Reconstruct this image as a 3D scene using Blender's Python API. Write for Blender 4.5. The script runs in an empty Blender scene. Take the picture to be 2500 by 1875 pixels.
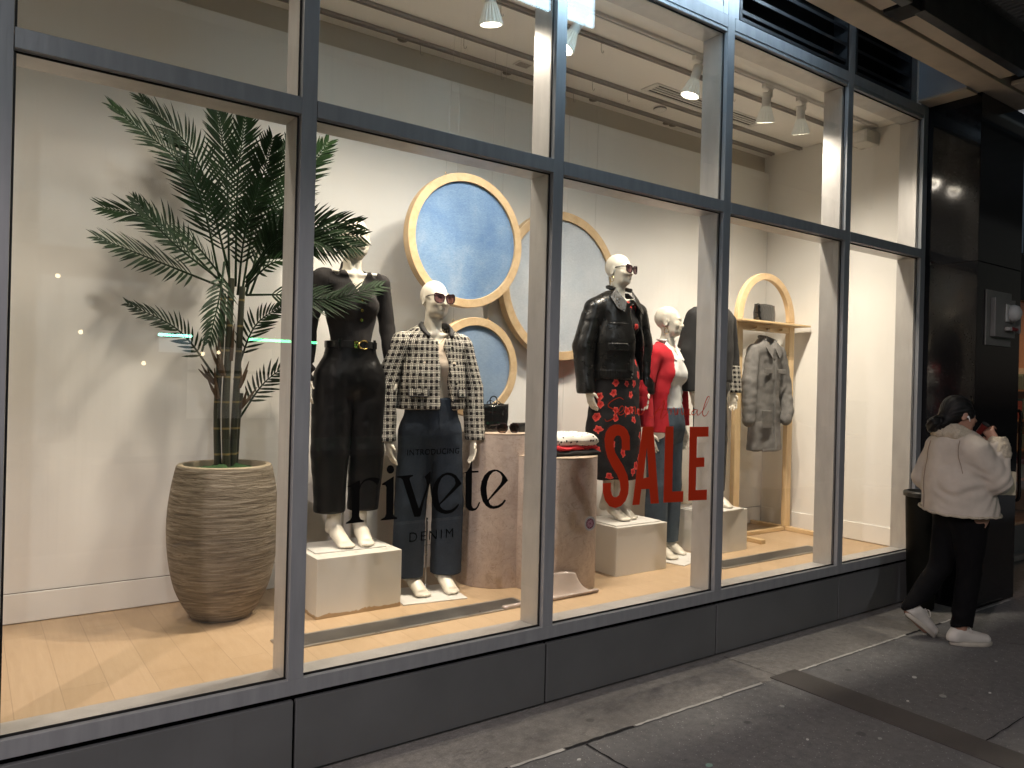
import bpy, bmesh, math, random
import numpy as np
from mathutils import Vector, Matrix

random.seed(7)
rng = np.random.default_rng(11)
SC = bpy.context.scene
COL = SC.collection
R = math.radians

# ------------------------------------------------------------------ camera, sky, exposure
def make_camera():
    yaw, pitch, roll = .6210951, -.000424, .0247587
    fwd = Vector((math.sin(yaw) * math.cos(pitch), math.cos(yaw) * math.cos(pitch), math.sin(pitch)))
    rt = Vector((math.cos(yaw), -math.sin(yaw), 0))
    up = rt.cross(fwd)
    c, s = math.cos(roll), math.sin(roll)
    r2, u2 = rt * c + up * s, up * c - rt * s
    cd = bpy.data.cameras.new('camera')
    cd.sensor_width = 36
    cd.lens = 1860.34 / 2500 * 36
    cd.clip_start = .05
    cd.clip_end = 400
    co = bpy.data.objects.new('camera', cd)
    COL.objects.link(co)
    co.matrix_world = Matrix(((r2.x, u2.x, -fwd.x, 0), (r2.y, u2.y, -fwd.y, -3.0), (r2.z, u2.z, -fwd.z, 1.616), (0, 0, 0, 1)))
    SC.camera = co
make_camera()

W = bpy.data.worlds.new('World')
SC.world = W
W.use_nodes = True
wn = W.node_tree.nodes
sky = wn.new('ShaderNodeTexSky')
sky.sky_type = 'NISHITA'
sky.sun_disc = False
sky.sun_elevation = R(1.5)
sky.sun_rotation = R(200)
wn['Background'].inputs['Strength'].default_value = .045
hs_ = wn.new('ShaderNodeHueSaturation')
hs_.inputs['Saturation'].default_value = .3
W.node_tree.links.new(sky.outputs[0], hs_.inputs['Color'])
W.node_tree.links.new(hs_.outputs[0], wn['Background'].inputs['Color'])

SC.view_settings.view_transform = 'Standard'
SC.view_settings.look = 'None'
SC.view_settings.exposure = 0
SC.view_settings.gamma = 1
SC.cycles.max_bounces = 10
SC.cycles.diffuse_bounces = 5
SC.cycles.glossy_bounces = 4
SC.cycles.transmission_bounces = 6
SC.cycles.transparent_max_bounces = 16
SC.cycles.sample_clamp_indirect = 4.0
SC.cycles.caustics_reflective = False
SC.cycles.caustics_refractive = False
SC.cycles.use_denoising = True

WARM = (1.0, .85, .67)
# shop spot lights on the ceiling tracks: (x on track, track y, aim point, power, cone degrees, in view)
SPOTS = [
    (2.877, .42, (1.45, 1.05, 1.0), 180, 60, True),
    (3.908, .42, (3.35, .95, .8), 105, 72, True),
    (4.648, .42, (5.3, 1.05, .7), 120, 74, True),
    (5.058, .42, (5.95, .9, .4), 115, 76, True),
    (2.25, .42, (2.75, .85, .5), 60, 62, False),
    (1.45, .66, (1.85, 1.1, .9), 90, 64, False),
    (.45, .42, (.3, 1.0, .4), 30, 80, False),
    (-.6, .42, (-.3, 1.0, .4), 40, 80, False),
]
FILL = 104  # power of the wide fill light added to every spot lamp

# ------------------------------------------------------------------ materials
def nd(nt, typ, **kw):
    n = nt.nodes.new(typ)
    for k, v in kw.items():
        if k in n.inputs: n.inputs[k].default_value = v
        else: setattr(n, k, v)
    return n

class G:
    """tiny node-graph helper"""
    def __init__(s, name):
        s.m = bpy.data.materials.new(name)
        s.m.use_nodes = True
        s.nt = s.m.node_tree
        s.b = s.nt.nodes['Principled BSDF']
        s.out = s.nt.nodes['Material Output']
    def n(s, typ, **kw): return nd(s.nt, typ, **kw)
    def l(s, a, b): s.nt.links.new(a, b)
    def coord(s, which='Object', scale=(1, 1, 1), rot=(0, 0, 0)):
        tc = s.n('ShaderNodeTexCoord')
        mp = s.n('ShaderNodeMapping')
        mp.inputs['Scale'].default_value = scale
        mp.inputs['Rotation'].default_value = rot
        s.l(tc.outputs[which], mp.inputs['Vector'])
        return mp.outputs[0]
    def noise(s, vec, scale, detail=4, rough=.55, dist=0):
        n = s.n('ShaderNodeTexNoise', Scale=scale, Detail=detail, Roughness=rough, Distortion=dist)
        if vec is not None: s.l(vec, n.inputs['Vector'])
        return n.outputs[0]
    def ramp(s, fac, stops):
        n = s.n('ShaderNodeValToRGB')
        while len(n.color_ramp.elements) < len(stops): n.color_ramp.elements.new(.5)
        for e, (p, c) in zip(n.color_ramp.elements, stops):
            e.position = p
            e.color = (*c, 1) if len(c) == 3 else c
        s.l(fac, n.inputs[0])
        return n.outputs[0]
    def math(s, op, a, b=None, c=None):
        n = s.n('ShaderNodeMath', operation=op)
        for i, v in enumerate((a, b, c)):
            if v is None: continue
            if isinstance(v, (int, float)): n.inputs[i].default_value = v
            else: s.l(v, n.inputs[i])
        return n.outputs[0]
    def mix(s, fac, a, b, mode='MIX'):
        n = s.n('ShaderNodeMix', data_type='RGBA', blend_type=mode)
        for i, v in ((0, fac), (6, a), (7, b)):
            if isinstance(v, (int, float)): n.inputs[i].default_value = v
            elif isinstance(v, tuple): n.inputs[i].default_value = (*v, 1)
            else: s.l(v, n.inputs[i])
        return n.outputs[2]
    def bump(s, h, strength=.3, dist=.01):
        n = s.n('ShaderNodeBump', Strength=strength, Distance=dist)
        s.l(h, n.inputs['Height'])
        s.l(n.outputs[0], s.b.inputs['Normal'])
    def set(s, **kw):
        for k, v in kw.items():
            k = k.replace('_', ' ')
            if isinstance(v, tuple) and len(v) == 3: v = (*v, 1)
            if hasattr(v, 'is_output'): s.l(v, s.b.inputs[k])
            else: s.b.inputs[k].default_value = v
        return s

def mat(name, col, rough=.5, metal=0, var=.12, vscale=6, bump=0, bscale=60, spec=.5, stretch=(1, 1, 1), rvar=.1, coat=0):
    g = G(name)
    v = g.coord('Object', stretch)
    f = g.noise(v, vscale, 5)
    lo = tuple(c * (1 - var) for c in col)
    hi = tuple(min(1, c * (1 + var)) for c in col)
    g.set(Base_Color=g.ramp(f, [(.25, lo), (.75, hi)]), Metallic=metal, Specular_IOR_Level=spec, Coat_Weight=coat)
    g.set(Roughness=g.ramp(f, [(.3, (max(.02, rough - rvar),) * 3), (.7, (min(1, rough + rvar),) * 3)]))
    if bump: g.bump(g.noise(v, bscale, 3), bump, .004)
    return g.m

def emit(name, col, strength):
    g = G(name)
    g.set(Base_Color=(.8, .8, .8), Emission_Color=col, Emission_Strength=strength)
    return g.m

# ------------------------------------------------------------------ mesh helpers
class MB:
    def __init__(s): s.v, s.f = [], []
    def add(s, vs, fs):
        o = len(s.v)
        s.v += [tuple(map(float, p)) for p in vs]
        s.f += [tuple(i + o for i in f) for f in fs]
        return s
    def box(s, x0, x1, y0, y1, z0, z1):
        return s.add([(x0, y0, z0), (x1, y0, z0), (x1, y1, z0), (x0, y1, z0), (x0, y0, z1), (x1, y0, z1), (x1, y1, z1), (x0, y1, z1)],
                     [(0, 3, 2, 1), (4, 5, 6, 7), (0, 1, 5, 4), (1, 2, 6, 5), (2, 3, 7, 6), (3, 0, 4, 7)])
    def cyl(s, a, b, ra, rb=None, n=20, caps=True):
        rb = ra if rb is None else rb
        a, b = Vector(a), Vector(b)
        d = (b - a).normalized()
        u = d.orthogonal().normalized(); w = d.cross(u)
        vs = []
        for p, r in ((a, ra), (b, rb)):
            for i in range(n):
                t = 2 * math.pi * i / n
                vs.append(p + (u * math.cos(t) + w * math.sin(t)) * r)
        fs = [(i, (i + 1) % n, n + (i + 1) % n, n + i) for i in range(n)]
        if caps: fs += [tuple(range(n - 1, -1, -1)), tuple(range(n, 2 * n))]
        return s.add(vs, fs)
    def tube(s, pts, r, n=8, close=False, caps=True):
        pts = [Vector(p) for p in pts]
        m = len(pts)
        rr = r if hasattr(r, '__len__') else [r] * m
        vs, fs, u = [], [], None
        for k, p in enumerate(pts):
            d = (pts[(k + 1) % m] - pts[k - 1]) if close else (pts[min(k + 1, m - 1)] - pts[max(k - 1, 0)])
            d.normalize()
            u = d.orthogonal().normalized() if u is None else (u - d * u.dot(d)).normalized()
            w = d.cross(u)
            for i in range(n):
                t = 2 * math.pi * i / n
                vs.append(p + (u * math.cos(t) + w * math.sin(t)) * rr[k])
        for k in range(m if close else m - 1):
            q = (k + 1) % m
            fs += [(k * n + i, k * n + (i + 1) % n, q * n + (i + 1) % n, q * n + i) for i in range(n)]
        if caps and not close: fs += [tuple(range(n - 1, -1, -1)), tuple((m - 1) * n + i for i in range(n))]
        return s.add(vs, fs)
    def lathe(s, prof, n=48, c=(0, 0, 0), capb=True, capt=True):
        vs, fs = [], []
        for r, z in prof:
            for i in range(n):
                t = 2 * math.pi * i / n
                vs.append((c[0] + r * math.cos(t), c[1] + r * math.sin(t), c[2] + z))
        for k in range(len(prof) - 1):
            fs += [(k * n + i, k * n + (i + 1) % n, (k + 1) * n + (i + 1) % n, (k + 1) * n + i) for i in range(n)]
        if capb: fs.append(tuple(range(n - 1, -1, -1)))
        if capt: fs.append(tuple((len(prof) - 1) * n + i for i in range(n)))
        return s.add(vs, fs)
    def ball(s, c, r, n=16, m=10):
        r = r if hasattr(r, '__len__') else (r, r, r)
        vs = [(c[0], c[1], c[2] - r[2])]
        for j in range(1, m):
            p = math.pi * j / m - math.pi / 2
            for i in range(n):
                t = 2 * math.pi * i / n
                vs.append((c[0] + r[0] * math.cos(p) * math.cos(t), c[1] + r[1] * math.cos(p) * math.sin(t), c[2] + r[2] * math.sin(p)))
        vs.append((c[0], c[1], c[2] + r[2]))
        fs = [(0, 1 + (i + 1) % n, 1 + i) for i in range(n)]
        for j in range(m - 2):
            fs += [(1 + j * n + i, 1 + j * n + (i + 1) % n, 1 + (j + 1) * n + (i + 1) % n, 1 + (j + 1) * n + i) for i in range(n)]
        k = len(vs) - 1
        fs += [(k, 1 + (m - 2) * n + i, 1 + (m - 2) * n + (i + 1) % n) for i in range(n)]
        return s.add(vs, fs)
    def prism(s, poly, y0, y1):
        """poly of (x, z) extruded along y"""
        n = len(poly)
        vs = [(x, y0, z) for x, z in poly] + [(x, y1, z) for x, z in poly]
        fs = [tuple(range(n)), tuple(range(2 * n - 1, n - 1, -1))] + [(i, n + i, n + (i + 1) % n, (i + 1) % n) for i in range(n)]
        return s.add(vs, fs)
    def xform(s, M):
        s.v = [tuple(M @ Vector(p)) for p in s.v]
        return s
    def build(s, name, m, parent=None, smooth=False, bevel=0, loc=None, seg=2):
        me = bpy.data.meshes.new(name)
        me.from_pydata(s.v, [], s.f)
        bm = bmesh.new(); bm.from_mesh(me)
        bmesh.ops.recalc_face_normals(bm, faces=bm.faces)
        bm.to_mesh(me); bm.free()
        me.materials.append(m)
        o = bpy.data.objects.new(name, me)
        COL.objects.link(o)
        if parent: o.parent = parent
        if loc: o.location = loc
        if smooth:
            me.polygons.foreach_set('use_smooth', [True] * len(me.polygons))
            if smooth == 'auto':
                me.set_sharp_from_angle(angle=R(40))
        if bevel:
            b = o.modifiers.new('Bevel', 'BEVEL')
            b.width = bevel; b.segments = seg; b.limit_method = 'ANGLE'; b.angle_limit = R(40)
        return o

def thing(name, label, cat, loc=(0, 0, 0), rotz=0, group=None):
    o = bpy.data.objects.new(name, None)
    COL.objects.link(o)
    o.empty_display_size = .1
    o.location = loc; o.rotation_euler = (0, 0, rotz)
    o['label'] = label; o['category'] = cat
    if group: o['group'] = group
    return o
def tag(o, label, cat, group=None):
    o['label'] = label; o['category'] = cat
    if group: o['group'] = group
    return o
def struct(o, label=None):
    o['kind'] = 'structure'
    if label: o['label'] = label
    return o
def dup(root, loc, rotz, label, group=None):
    r = root.copy(); COL.objects.link(r)
    r.location = loc; r.rotation_euler = (0, 0, rotz); r['label'] = label
    if group: r['group'] = group
    for ch in list(root.children):
        c = ch.copy(); COL.objects.link(c); c.parent = r
        for g in list(ch.children):
            d = g.copy(); COL.objects.link(d); d.parent = c
    return r
def outline(name, loops, m, y, parent=None, thick=.0004):
    """flat cut-vinyl shape in the plane of the glass from (x, z) loops; holes are further loops"""
    cu = bpy.data.curves.new(name, 'CURVE')
    cu.dimensions = '2D'; cu.fill_mode = 'BOTH'; cu.extrude = thick / 2
    for group in loops:
        for lp in group:
            sp = cu.splines.new('POLY')
            sp.points.add(len(lp) - 1)
            for p, (x, z) in zip(sp.points, lp): p.co = (x, z, 0, 1)
            sp.use_cyclic_u = True
    return curve_to_mesh(name, cu, m, y, parent)
def curve_to_mesh(name, cu, m, y, parent, x=0, z=0):
    tmp = bpy.data.objects.new('tmp', cu)
    COL.objects.link(tmp)
    bpy.context.view_layer.update()
    me = bpy.data.meshes.new_from_object(tmp.evaluated_get(bpy.context.evaluated_depsgraph_get()))
    bpy.data.objects.remove(tmp)
    me.name = name
    me.transform(Matrix.Translation((x, y, z)) @ Matrix.Rotation(R(90), 4, 'X'))
    me.materials.clear(); me.materials.append(m)
    o = bpy.data.objects.new(name, me)
    COL.objects.link(o)
    if parent: o.parent = parent
    return o
def smooth_path(pts, k=6, close=False):
    """Catmull-Rom through points of any dimension"""
    P = [np.array(p, float) for p in pts]
    n = len(P); out = []
    for i in range(n if close else n - 1):
        p1, p2 = P[i], P[(i + 1) % n]
        p0 = P[i - 1] if (i > 0 or close) else 2 * p1 - p2
        p3 = P[(i + 2) % n] if (i + 2 < n or close) else 2 * p2 - p1
        for j in range(k):
            t = j / k
            out.append(.5 * (2 * p1 + (p2 - p0) * t + (2 * p0 - 5 * p1 + 4 * p2 - p3) * t ** 2 + (3 * p1 - p0 - 3 * p2 + p3) * t ** 3))
    if not close: out.append(P[-1])
    return [tuple(p) for p in out]
# ------------------------------------------------------------------ continuous bodies and cloth: signed distances + surface nets
def vnoise(p, seed=0):
    """smooth 3-D value noise in -1..1"""
    i = np.floor(p).astype(np.int64); f = p - i
    f = f * f * (3 - 2 * f)
    def h(a):
        n = (a[:, 0] * 374761393 + a[:, 1] * 668265263 + a[:, 2] * 2147483647 + seed * 144269) & 0x7fffffff
        n = ((n ^ (n >> 13)) * 1274126177) & 0x7fffffff
        n = (n ^ (n >> 16)) & 0xffff
        return n / 32767.5 - 1
    r = 0
    for dx in (0, 1):
        for dy in (0, 1):
            for dz in (0, 1):
                w = (f[:, 0] if dx else 1 - f[:, 0]) * (f[:, 1] if dy else 1 - f[:, 1]) * (f[:, 2] if dz else 1 - f[:, 2])
                r = r + w * h(i + np.array((dx, dy, dz)))
    return r

class Vol:
    def __init__(s, lo, hi, h):
        s.lo = np.array(lo, float); s.h = h
        s.n = np.ceil((np.array(hi) - s.lo) / h).astype(int) + 1
        s.d = np.full(s.n, 1e3, np.float32)
        s.R, s.c = np.eye(3), np.zeros(3)
    def pose(s, yaw=0, pitch=0, roll=0, c=(0, 0, 0)):
        """following primitives are turned about c"""
        s.R = np.array(Matrix.Rotation(yaw, 3, 'Z') @ Matrix.Rotation(pitch, 3, 'X') @ Matrix.Rotation(roll, 3, 'Y')); s.c = np.array(c, float)
    def T(s, p): return s.R @ (np.array(p, float) - s.c) + s.c
    def _win(s, lo, hi):
        a = np.clip(np.floor((np.array(lo) - s.lo) / s.h).astype(int), 0, s.n)
        b = np.clip(np.ceil((np.array(hi) - s.lo) / s.h).astype(int) + 1, 0, s.n)
        if np.any(b <= a): return None
        ax = [s.lo[i] + s.h * np.arange(a[i], b[i]) for i in range(3)]
        return tuple(slice(a[i], b[i]) for i in range(3)), np.meshgrid(*ax, indexing='ij')
    def _put(s, sl, d, k, op):
        o = s.d[sl]
        if op == '+':
            if k <= 0: r = np.minimum(o, d)
            else:
                h = np.clip(.5 + .5 * (np.minimum(o, 9) - d) / k, 0, 1)
                r = np.minimum(o, 9) * (1 - h) + d * h - k * h * (1 - h)
        else:
            if k <= 0: r = np.maximum(o, -d)
            else:
                h = np.clip(.5 - .5 * (o + d) / k, 0, 1)
                r = o * (1 - h) - d * h + k * h * (1 - h)
                r = np.where(o > 5, o, r)
        s.d[sl] = r
    def cone(s, a, b, ra, rb=None, k=.02, op='+', sy=1.0):
        """tapered capsule; sy < 1 flattens it front to back"""
        rb = ra if rb is None else rb
        a, b = s.T(a), s.T(b)
        m = max(ra, rb) + k + 3 * s.h
        w = s._win(np.minimum(a, b) - m, np.maximum(a, b) + m)
        if w is None: return s
        sl, (X, Y, Z) = w
        ab = b - a
        ab2 = ab.copy(); ab2[1] /= sy
        px, py, pz = X - a[0], (Y - a[1]) / sy, Z - a[2]
        t = np.clip((px * ab2[0] + py * ab2[1] + pz * ab2[2]) / max(1e-9, ab2 @ ab2), 0, 1)
        d = np.sqrt((px - t * ab2[0]) ** 2 + (py - t * ab2[1]) ** 2 + (pz - t * ab2[2]) ** 2) - (ra + (rb - ra) * t)
        s._put(sl, d.astype(np.float32) * (min(1, sy) * .5 + .5), k, op)
        return s
    def chain(s, pts, rs, k=.02, op='+', sy=1.0):
        for i in range(len(pts) - 1): s.cone(pts[i], pts[i + 1], rs[i], rs[i + 1], k if i == 0 else max(k * .5, .004), op, sy)
        return s
    def ell(s, c, r, k=.02, op='+', rot=None):
        c = s.T(c); r = np.array(r, float)
        Q = s.R if rot is None else s.R @ np.array(Matrix.Rotation(rot[0], 3, 'X') @ Matrix.Rotation(rot[1], 3, 'Y') @ Matrix.Rotation(rot[2], 3, 'Z'))
        m = r.max() + k + 3 * s.h
        w = s._win(c - m, c + m)
        if w is None: return s
        sl, (X, Y, Z) = w
        q = np.stack([X - c[0], Y - c[1], Z - c[2]], -1) @ Q
        k0 = np.linalg.norm(q / r, axis=-1); k1 = np.linalg.norm(q / r ** 2, axis=-1)
        d = k0 * (k0 - 1) / np.maximum(k1, 1e-6)
        s._put(sl, d.astype(np.float32), k, op)
        return s
    def fn(s, f, k=0, op='-'):
        """f(X, Y, Z) is a signed distance over the whole grid"""
        sl, P = s._win(s.lo, s.lo + s.h * s.n)
        s._put(sl, f(*P).astype(np.float32), k, op)
        return s
    def mesh(s, name, m, parent=None, relax=1, fold=None, uv=None):
        d = s.d; ins = d < 0
        c = np.zeros(np.array(d.shape) - 1, np.int8)
        for i in (0, 1):
            for j in (0, 1):
                for k in (0, 1):
                    c += ins[i:i + c.shape[0], j:j + c.shape[1], k:k + c.shape[2]]
        I = np.argwhere((c > 0) & (c < 8))
        idx = np.full(c.shape, -1, np.int64); idx[tuple(I.T)] = np.arange(len(I))
        acc = np.zeros((len(I), 3)); cnt = np.zeros(len(I))
        cor = np.array([(i, j, k) for i in (0, 1) for j in (0, 1) for k in (0, 1)])
        val = np.stack([d[tuple((I + q).T)] for q in cor], 1)
        for a in range(8):
            for b in range(a + 1, 8):
                if np.abs(cor[a] - cor[b]).sum() != 1: continue
                cr = (val[:, a] < 0) != (val[:, b] < 0)
                t = val[cr, a] / (val[cr, a] - val[cr, b])
                acc[cr] += cor[a] + t[:, None] * (cor[b] - cor[a]); cnt[cr] += 1
        V = (I + acc / cnt[:, None]) * s.h + s.lo
        F = []
        for ax in range(3):
            o1, o2 = (ax + 1) % 3, (ax + 2) % 3
            A = [slice(None)] * 3; B = [slice(None)] * 3
            A[ax] = slice(0, -1); B[ax] = slice(1, None)
            x = np.argwhere(ins[tuple(A)] != ins[tuple(B)])
            x = x[(x[:, o1] > 0) & (x[:, o2] > 0) & (x[:, o1] < c.shape[o1]) & (x[:, o2] < c.shape[o2])]
            fl = ins[tuple(x.T)]
            e1 = np.zeros(3, int); e1[o1] = 1; e2 = np.zeros(3, int); e2[o2] = 1
            q = np.stack([idx[tuple((x - e1 - e2).T)], idx[tuple((x - e2).T)], idx[tuple(x.T)], idx[tuple((x - e1).T)]], 1)
            q[~fl] = q[~fl][:, ::-1]
            F.append(q)
        F = np.concatenate(F)
        F = F[(F >= 0).all(1)]
        for _ in range(relax):
            S = np.zeros_like(V); n = np.zeros(len(V))
            for a in range(4):
                np.add.at(S, F[:, a], V[F[:, (a + 1) % 4]]); np.add.at(n, F[:, a], 1)
                np.add.at(S, F[:, a], V[F[:, (a + 3) % 4]]); np.add.at(n, F[:, a], 1)
            V = V * .5 + .5 * S / np.maximum(n, 1)[:, None]
        if fold is not None:
            fnrm = np.cross(V[F[:, 2]] - V[F[:, 0]], V[F[:, 3]] - V[F[:, 1]])
            N = np.zeros_like(V)
            for a in range(4): np.add.at(N, F[:, a], fnrm)
            N /= np.maximum(np.linalg.norm(N, axis=1), 1e-9)[:, None]
            amp = fold(V)
            V = V + N * amp[:, None]
        me = bpy.data.meshes.new(name)
        me.vertices.add(len(V)); me.vertices.foreach_set('co', V.astype(np.float32).ravel())
        me.loops.add(len(F) * 4); me.loops.foreach_set('vertex_index', F.astype(np.int32).ravel())
        me.polygons.add(len(F)); me.polygons.foreach_set('loop_start', np.arange(0, len(F) * 4, 4, dtype=np.int32))
        me.polygons.foreach_set('loop_total', np.full(len(F), 4, np.int32))
        me.update(calc_edges=True); me.validate()
        me.polygons.foreach_set('use_smooth', [True] * len(me.polygons))
        if uv is not None:
            at = me.attributes.new('cloth_uv', 'FLOAT_VECTOR', 'POINT')
            at.data.foreach_set('vector', uv(V).astype(np.float32).ravel())
        me.materials.append(m)
        o = bpy.data.objects.new(name, me)
        COL.objects.link(o)
        if parent: o.parent = parent
        return o

def garment_uv(split, rt, arms, ra=.07):
    """unrolled cloth coordinates: round the trunk, and round each sleeve beyond |x| > split(z)"""
    def f(V):
        x, y, z = V.T
        u = np.arctan2(x, -y) * rt; v = z.copy()
        for s in (-1, 1):
            m = x * s > split(z)
            cx = np.interp(z, [p[2] for p in arms[::-1]], [s * p[0] for p in arms[::-1]])
            cy = np.interp(z, [p[2] for p in arms[::-1]], [p[1] for p in arms[::-1]])
            u[m] = (np.arctan2((x - cx) * s, -(y - cy)) * ra * s + .013)[m]
        return np.stack([u, v, 0 * u], 1)
    return f
def surf_y(o, x, z, r=.014):
    """front surface of a built garment at (x, z), in its own coordinates"""
    k = o.data.name
    if k not in surf_y.c:
        a = np.empty(len(o.data.vertices) * 3, np.float32); o.data.vertices.foreach_get('co', a); surf_y.c[k] = a.reshape(-1, 3)
    V = surf_y.c[k]
    while True:
        m = (np.abs(V[:, 0] - x) < r) & (np.abs(V[:, 2] - z) < r) & (V[:, 1] < .02)
        if m.any(): return float(np.percentile(V[m, 1], 15))
        r *= 1.5
        if r > .2: return -.14
surf_y.c = {}

def folds(amp, fx=14, fz=3.5, seed=0, fine=.35):
    """long vertical drape folds plus small creases"""
    def f(V):
        a = vnoise(V * np.array((fx, fx, fz)), seed)
        b = vnoise(V * np.array((30, 30, 24)) + 7, seed + 1)
        return amp * (a + fine * b)
    return f
# ------------------------------------------------------------------ materials of the place
FLOOR, CEIL, BACK, ENDX = .362, 3.834, 1.5, 6.165
MX = [.072, 1.107, 2.404, 3.712, 5.018, 6.078]      # mullion centres
MW = .032                                           # half width

def m_frame():
    g = G('brushed dark anodised aluminium')
    v = g.coord('Object', (1, 1, 1))
    f = g.noise(g.coord('Object', (60, 60, .8)), 3, 3)
    st = g.noise(g.coord('Object', (9, 9, 1.2)), 2.2, 5)
    g.set(Base_Color=g.ramp(st, [(.3, (.26, .275, .292)), (.7, (.33, .345, .365))]), Metallic=.15, Specular_IOR_Level=.5,
          Roughness=g.ramp(f, [(.3, (.34,) * 3), (.7, (.46,) * 3)]))
    return g.m
M_FRAME = m_frame()
def m_jamb():
    g = G('clear brushed aluminium')
    f = g.noise(g.coord('Object', (40, 40, 1.0)), 4, 4)
    st = g.noise(g.coord('Object', (6, 6, 2)), 2, 5)
    g.set(Base_Color=g.ramp(st, [(.3, (.46, .445, .43)), (.7, (.56, .545, .525))]), Metallic=.45,
          Roughness=g.ramp(f, [(.3, (.36,) * 3), (.7, (.46,) * 3)]))
    return g.m
M_JAMB = m_jamb()
M_GASKET = mat('black rubber gasket', (.008, .008, .008), .6)
def m_panel():
    g = G('scuffed dark painted metal panel')
    v = g.coord('Object')
    f = g.noise(v, 2.2, 5); sp = g.noise(v, 28, 6, .75); dr = g.noise(g.coord('Object', (26, 26, 1.5)), 1, 4)
    tc = g.n('ShaderNodeTexCoord'); sx = g.n('ShaderNodeSeparateXYZ'); g.l(tc.outputs['Object'], sx.inputs[0])
    c = g.ramp(f, [(.3, (.105, .112, .116)), (.7, (.138, .145, .150))])
    low = g.math('MULTIPLY', g.math('SUBTRACT', .16, sx.outputs[2]), 5.0)          # pavement splash along the foot of the panel
    dirt = g.math('MULTIPLY', g.ramp(sp, [(.46, (0,) * 3), (.62, (1,) * 3)]), g.math('MAXIMUM', low, .06))
    c = g.mix(g.math('MINIMUM', dirt, .3), c, (.13, .125, .115))
    c = g.mix(g.ramp(dr, [(.62, (0,) * 3), (.75, (.22,) * 3)]), c, (.105, .105, .10))
    g.set(Base_Color=c, Roughness=g.ramp(f, [(.3, (.36,) * 3), (.7, (.52,) * 3)]))
    g.bump(g.noise(v, 220, 2), .05, .003)
    return g.m
M_PANEL = m_panel()
M_JOINT = mat('dark joint', (.002, .002, .002), .9, spec=.05)
M_SPAN = mat('pale spandrel panel', (.34, .36, .39), .4, .3, var=.06)
M_LOUV = mat('black louvre metal', (.022, .023, .026), .45)
M_BLACK = mat('black void', (.004, .004, .005), .9)

def m_glass():
    g = G('shop window glass')
    g.nt.nodes.remove(g.b)
    tr = g.n('ShaderNodeBsdfTransparent', Color=(.965, .972, .962, 1))
    gl = g.n('ShaderNodeBsdfGlossy', Color=(1, 1, 1, 1), Roughness=.0)
    lw_ = g.n('ShaderNodeLayerWeight', Blend=.5)
    fr = g.n('ShaderNodeMath', operation='MULTIPLY_ADD'); g.l(g.math('POWER', lw_.outputs['Facing'], 5.0), fr.inputs[0]); fr.inputs[1].default_value = .9; fr.inputs[2].default_value = .045
    m1 = g.n('ShaderNodeMixShader')
    g.l(fr.outputs[0], m1.inputs[0]); g.l(tr.outputs[0], m1.inputs[1]); g.l(gl.outputs[0], m1.inputs[2])
    # a little street grime: faint drips and smears
    df = g.n('ShaderNodeBsdfDiffuse', Color=(.55, .53, .5, 1))
    streak = g.noise(g.coord('Object', (70, 70, 1.6)), 1.0, 3)
    smear = g.noise(g.coord('Object', (1.3, 1.3, 1.1)), 1.6, 5)
    d = g.math('MULTIPLY', g.math('POWER', streak, 6.0), g.math('POWER', smear, 2.0))
    d = g.math('MINIMUM', g.math('MULTIPLY_ADD', d, .35, .0004), .016)
    m2 = g.n('ShaderNodeMixShader')
    g.l(d, m2.inputs[0]); g.l(m1.outputs[0], m2.inputs[1]); g.l(df.outputs[0], m2.inputs[2])
    g.l(m2.outputs[0], g.out.inputs[0])
    return g.m
M_GLASS = m_glass()

def m_paint(name, col):
    g = G(name)
    v = g.coord('Object')
    f = g.noise(v, 1.3, 4)
    sc = g.noise(g.coord('Object', (1, 1, 2.5)), 9, 6, .7)
    c = g.ramp(f, [(.3, tuple(x * .95 for x in col)), (.7, col)])
    c = g.mix(g.ramp(sc, [(.66, (0,) * 3), (.78, (.35,) * 3)]), c, tuple(x * .82 for x in col))
    g.set(Base_Color=c, Roughness=.62, Specular_IOR_Level=.3)
    g.bump(g.noise(v, 160, 2), .05, .002)
    return g.m
M_WALL = m_paint('off white wall paint', (.83, .815, .775))
M_CEIL = m_paint('ceiling paint', (.90, .885, .84))
M_WHITE = mat('white painted metal', (.74, .73, .70), .4, var=.03)

def m_floor():
    g = G('pale maple floor boards')
    v = g.coord('Object', (1, 1, 1), (0, 0, R(90)))
    bt = g.n('ShaderNodeTexBrick', offset=.37, Scale=1, **{'Mortar Size': .0012, 'Brick Width': 1.25, 'Row Height': .163, 'Bias': -.2})
    bt.inputs['Color1'].default_value = (.52, .375, .235, 1); bt.inputs['Color2'].default_value = (.455, .32, .19, 1)
    bt.inputs['Mortar'].default_value = (.30, .21, .13, 1)
    g.l(v, bt.inputs['Vector'])
    gr = g.noise(g.coord('Object', (18, 1.2, 1)), 3, 6, .65, .6)
    fig = g.noise(g.coord('Object', (3, 3, 3)), 2.5, 5, .6, 1.5)
    c = g.mix(g.ramp(gr, [(.35, (0,) * 3), (.75, (.55,) * 3)]), bt.outputs[0], (.42, .285, .16))
    c = g.mix(g.ramp(fig, [(.45, (0,) * 3), (.75, (.35,) * 3)]), c, (.58, .43, .28))
    g.set(Base_Color=c, Roughness=g.ramp(fig, [(.3, (.36,) * 3), (.7, (.5,) * 3)]), Specular_IOR_Level=.4)
    g.bump(bt.outputs[1], -.15, .002)
    return g.m
M_FLOOR = m_floor()

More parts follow.
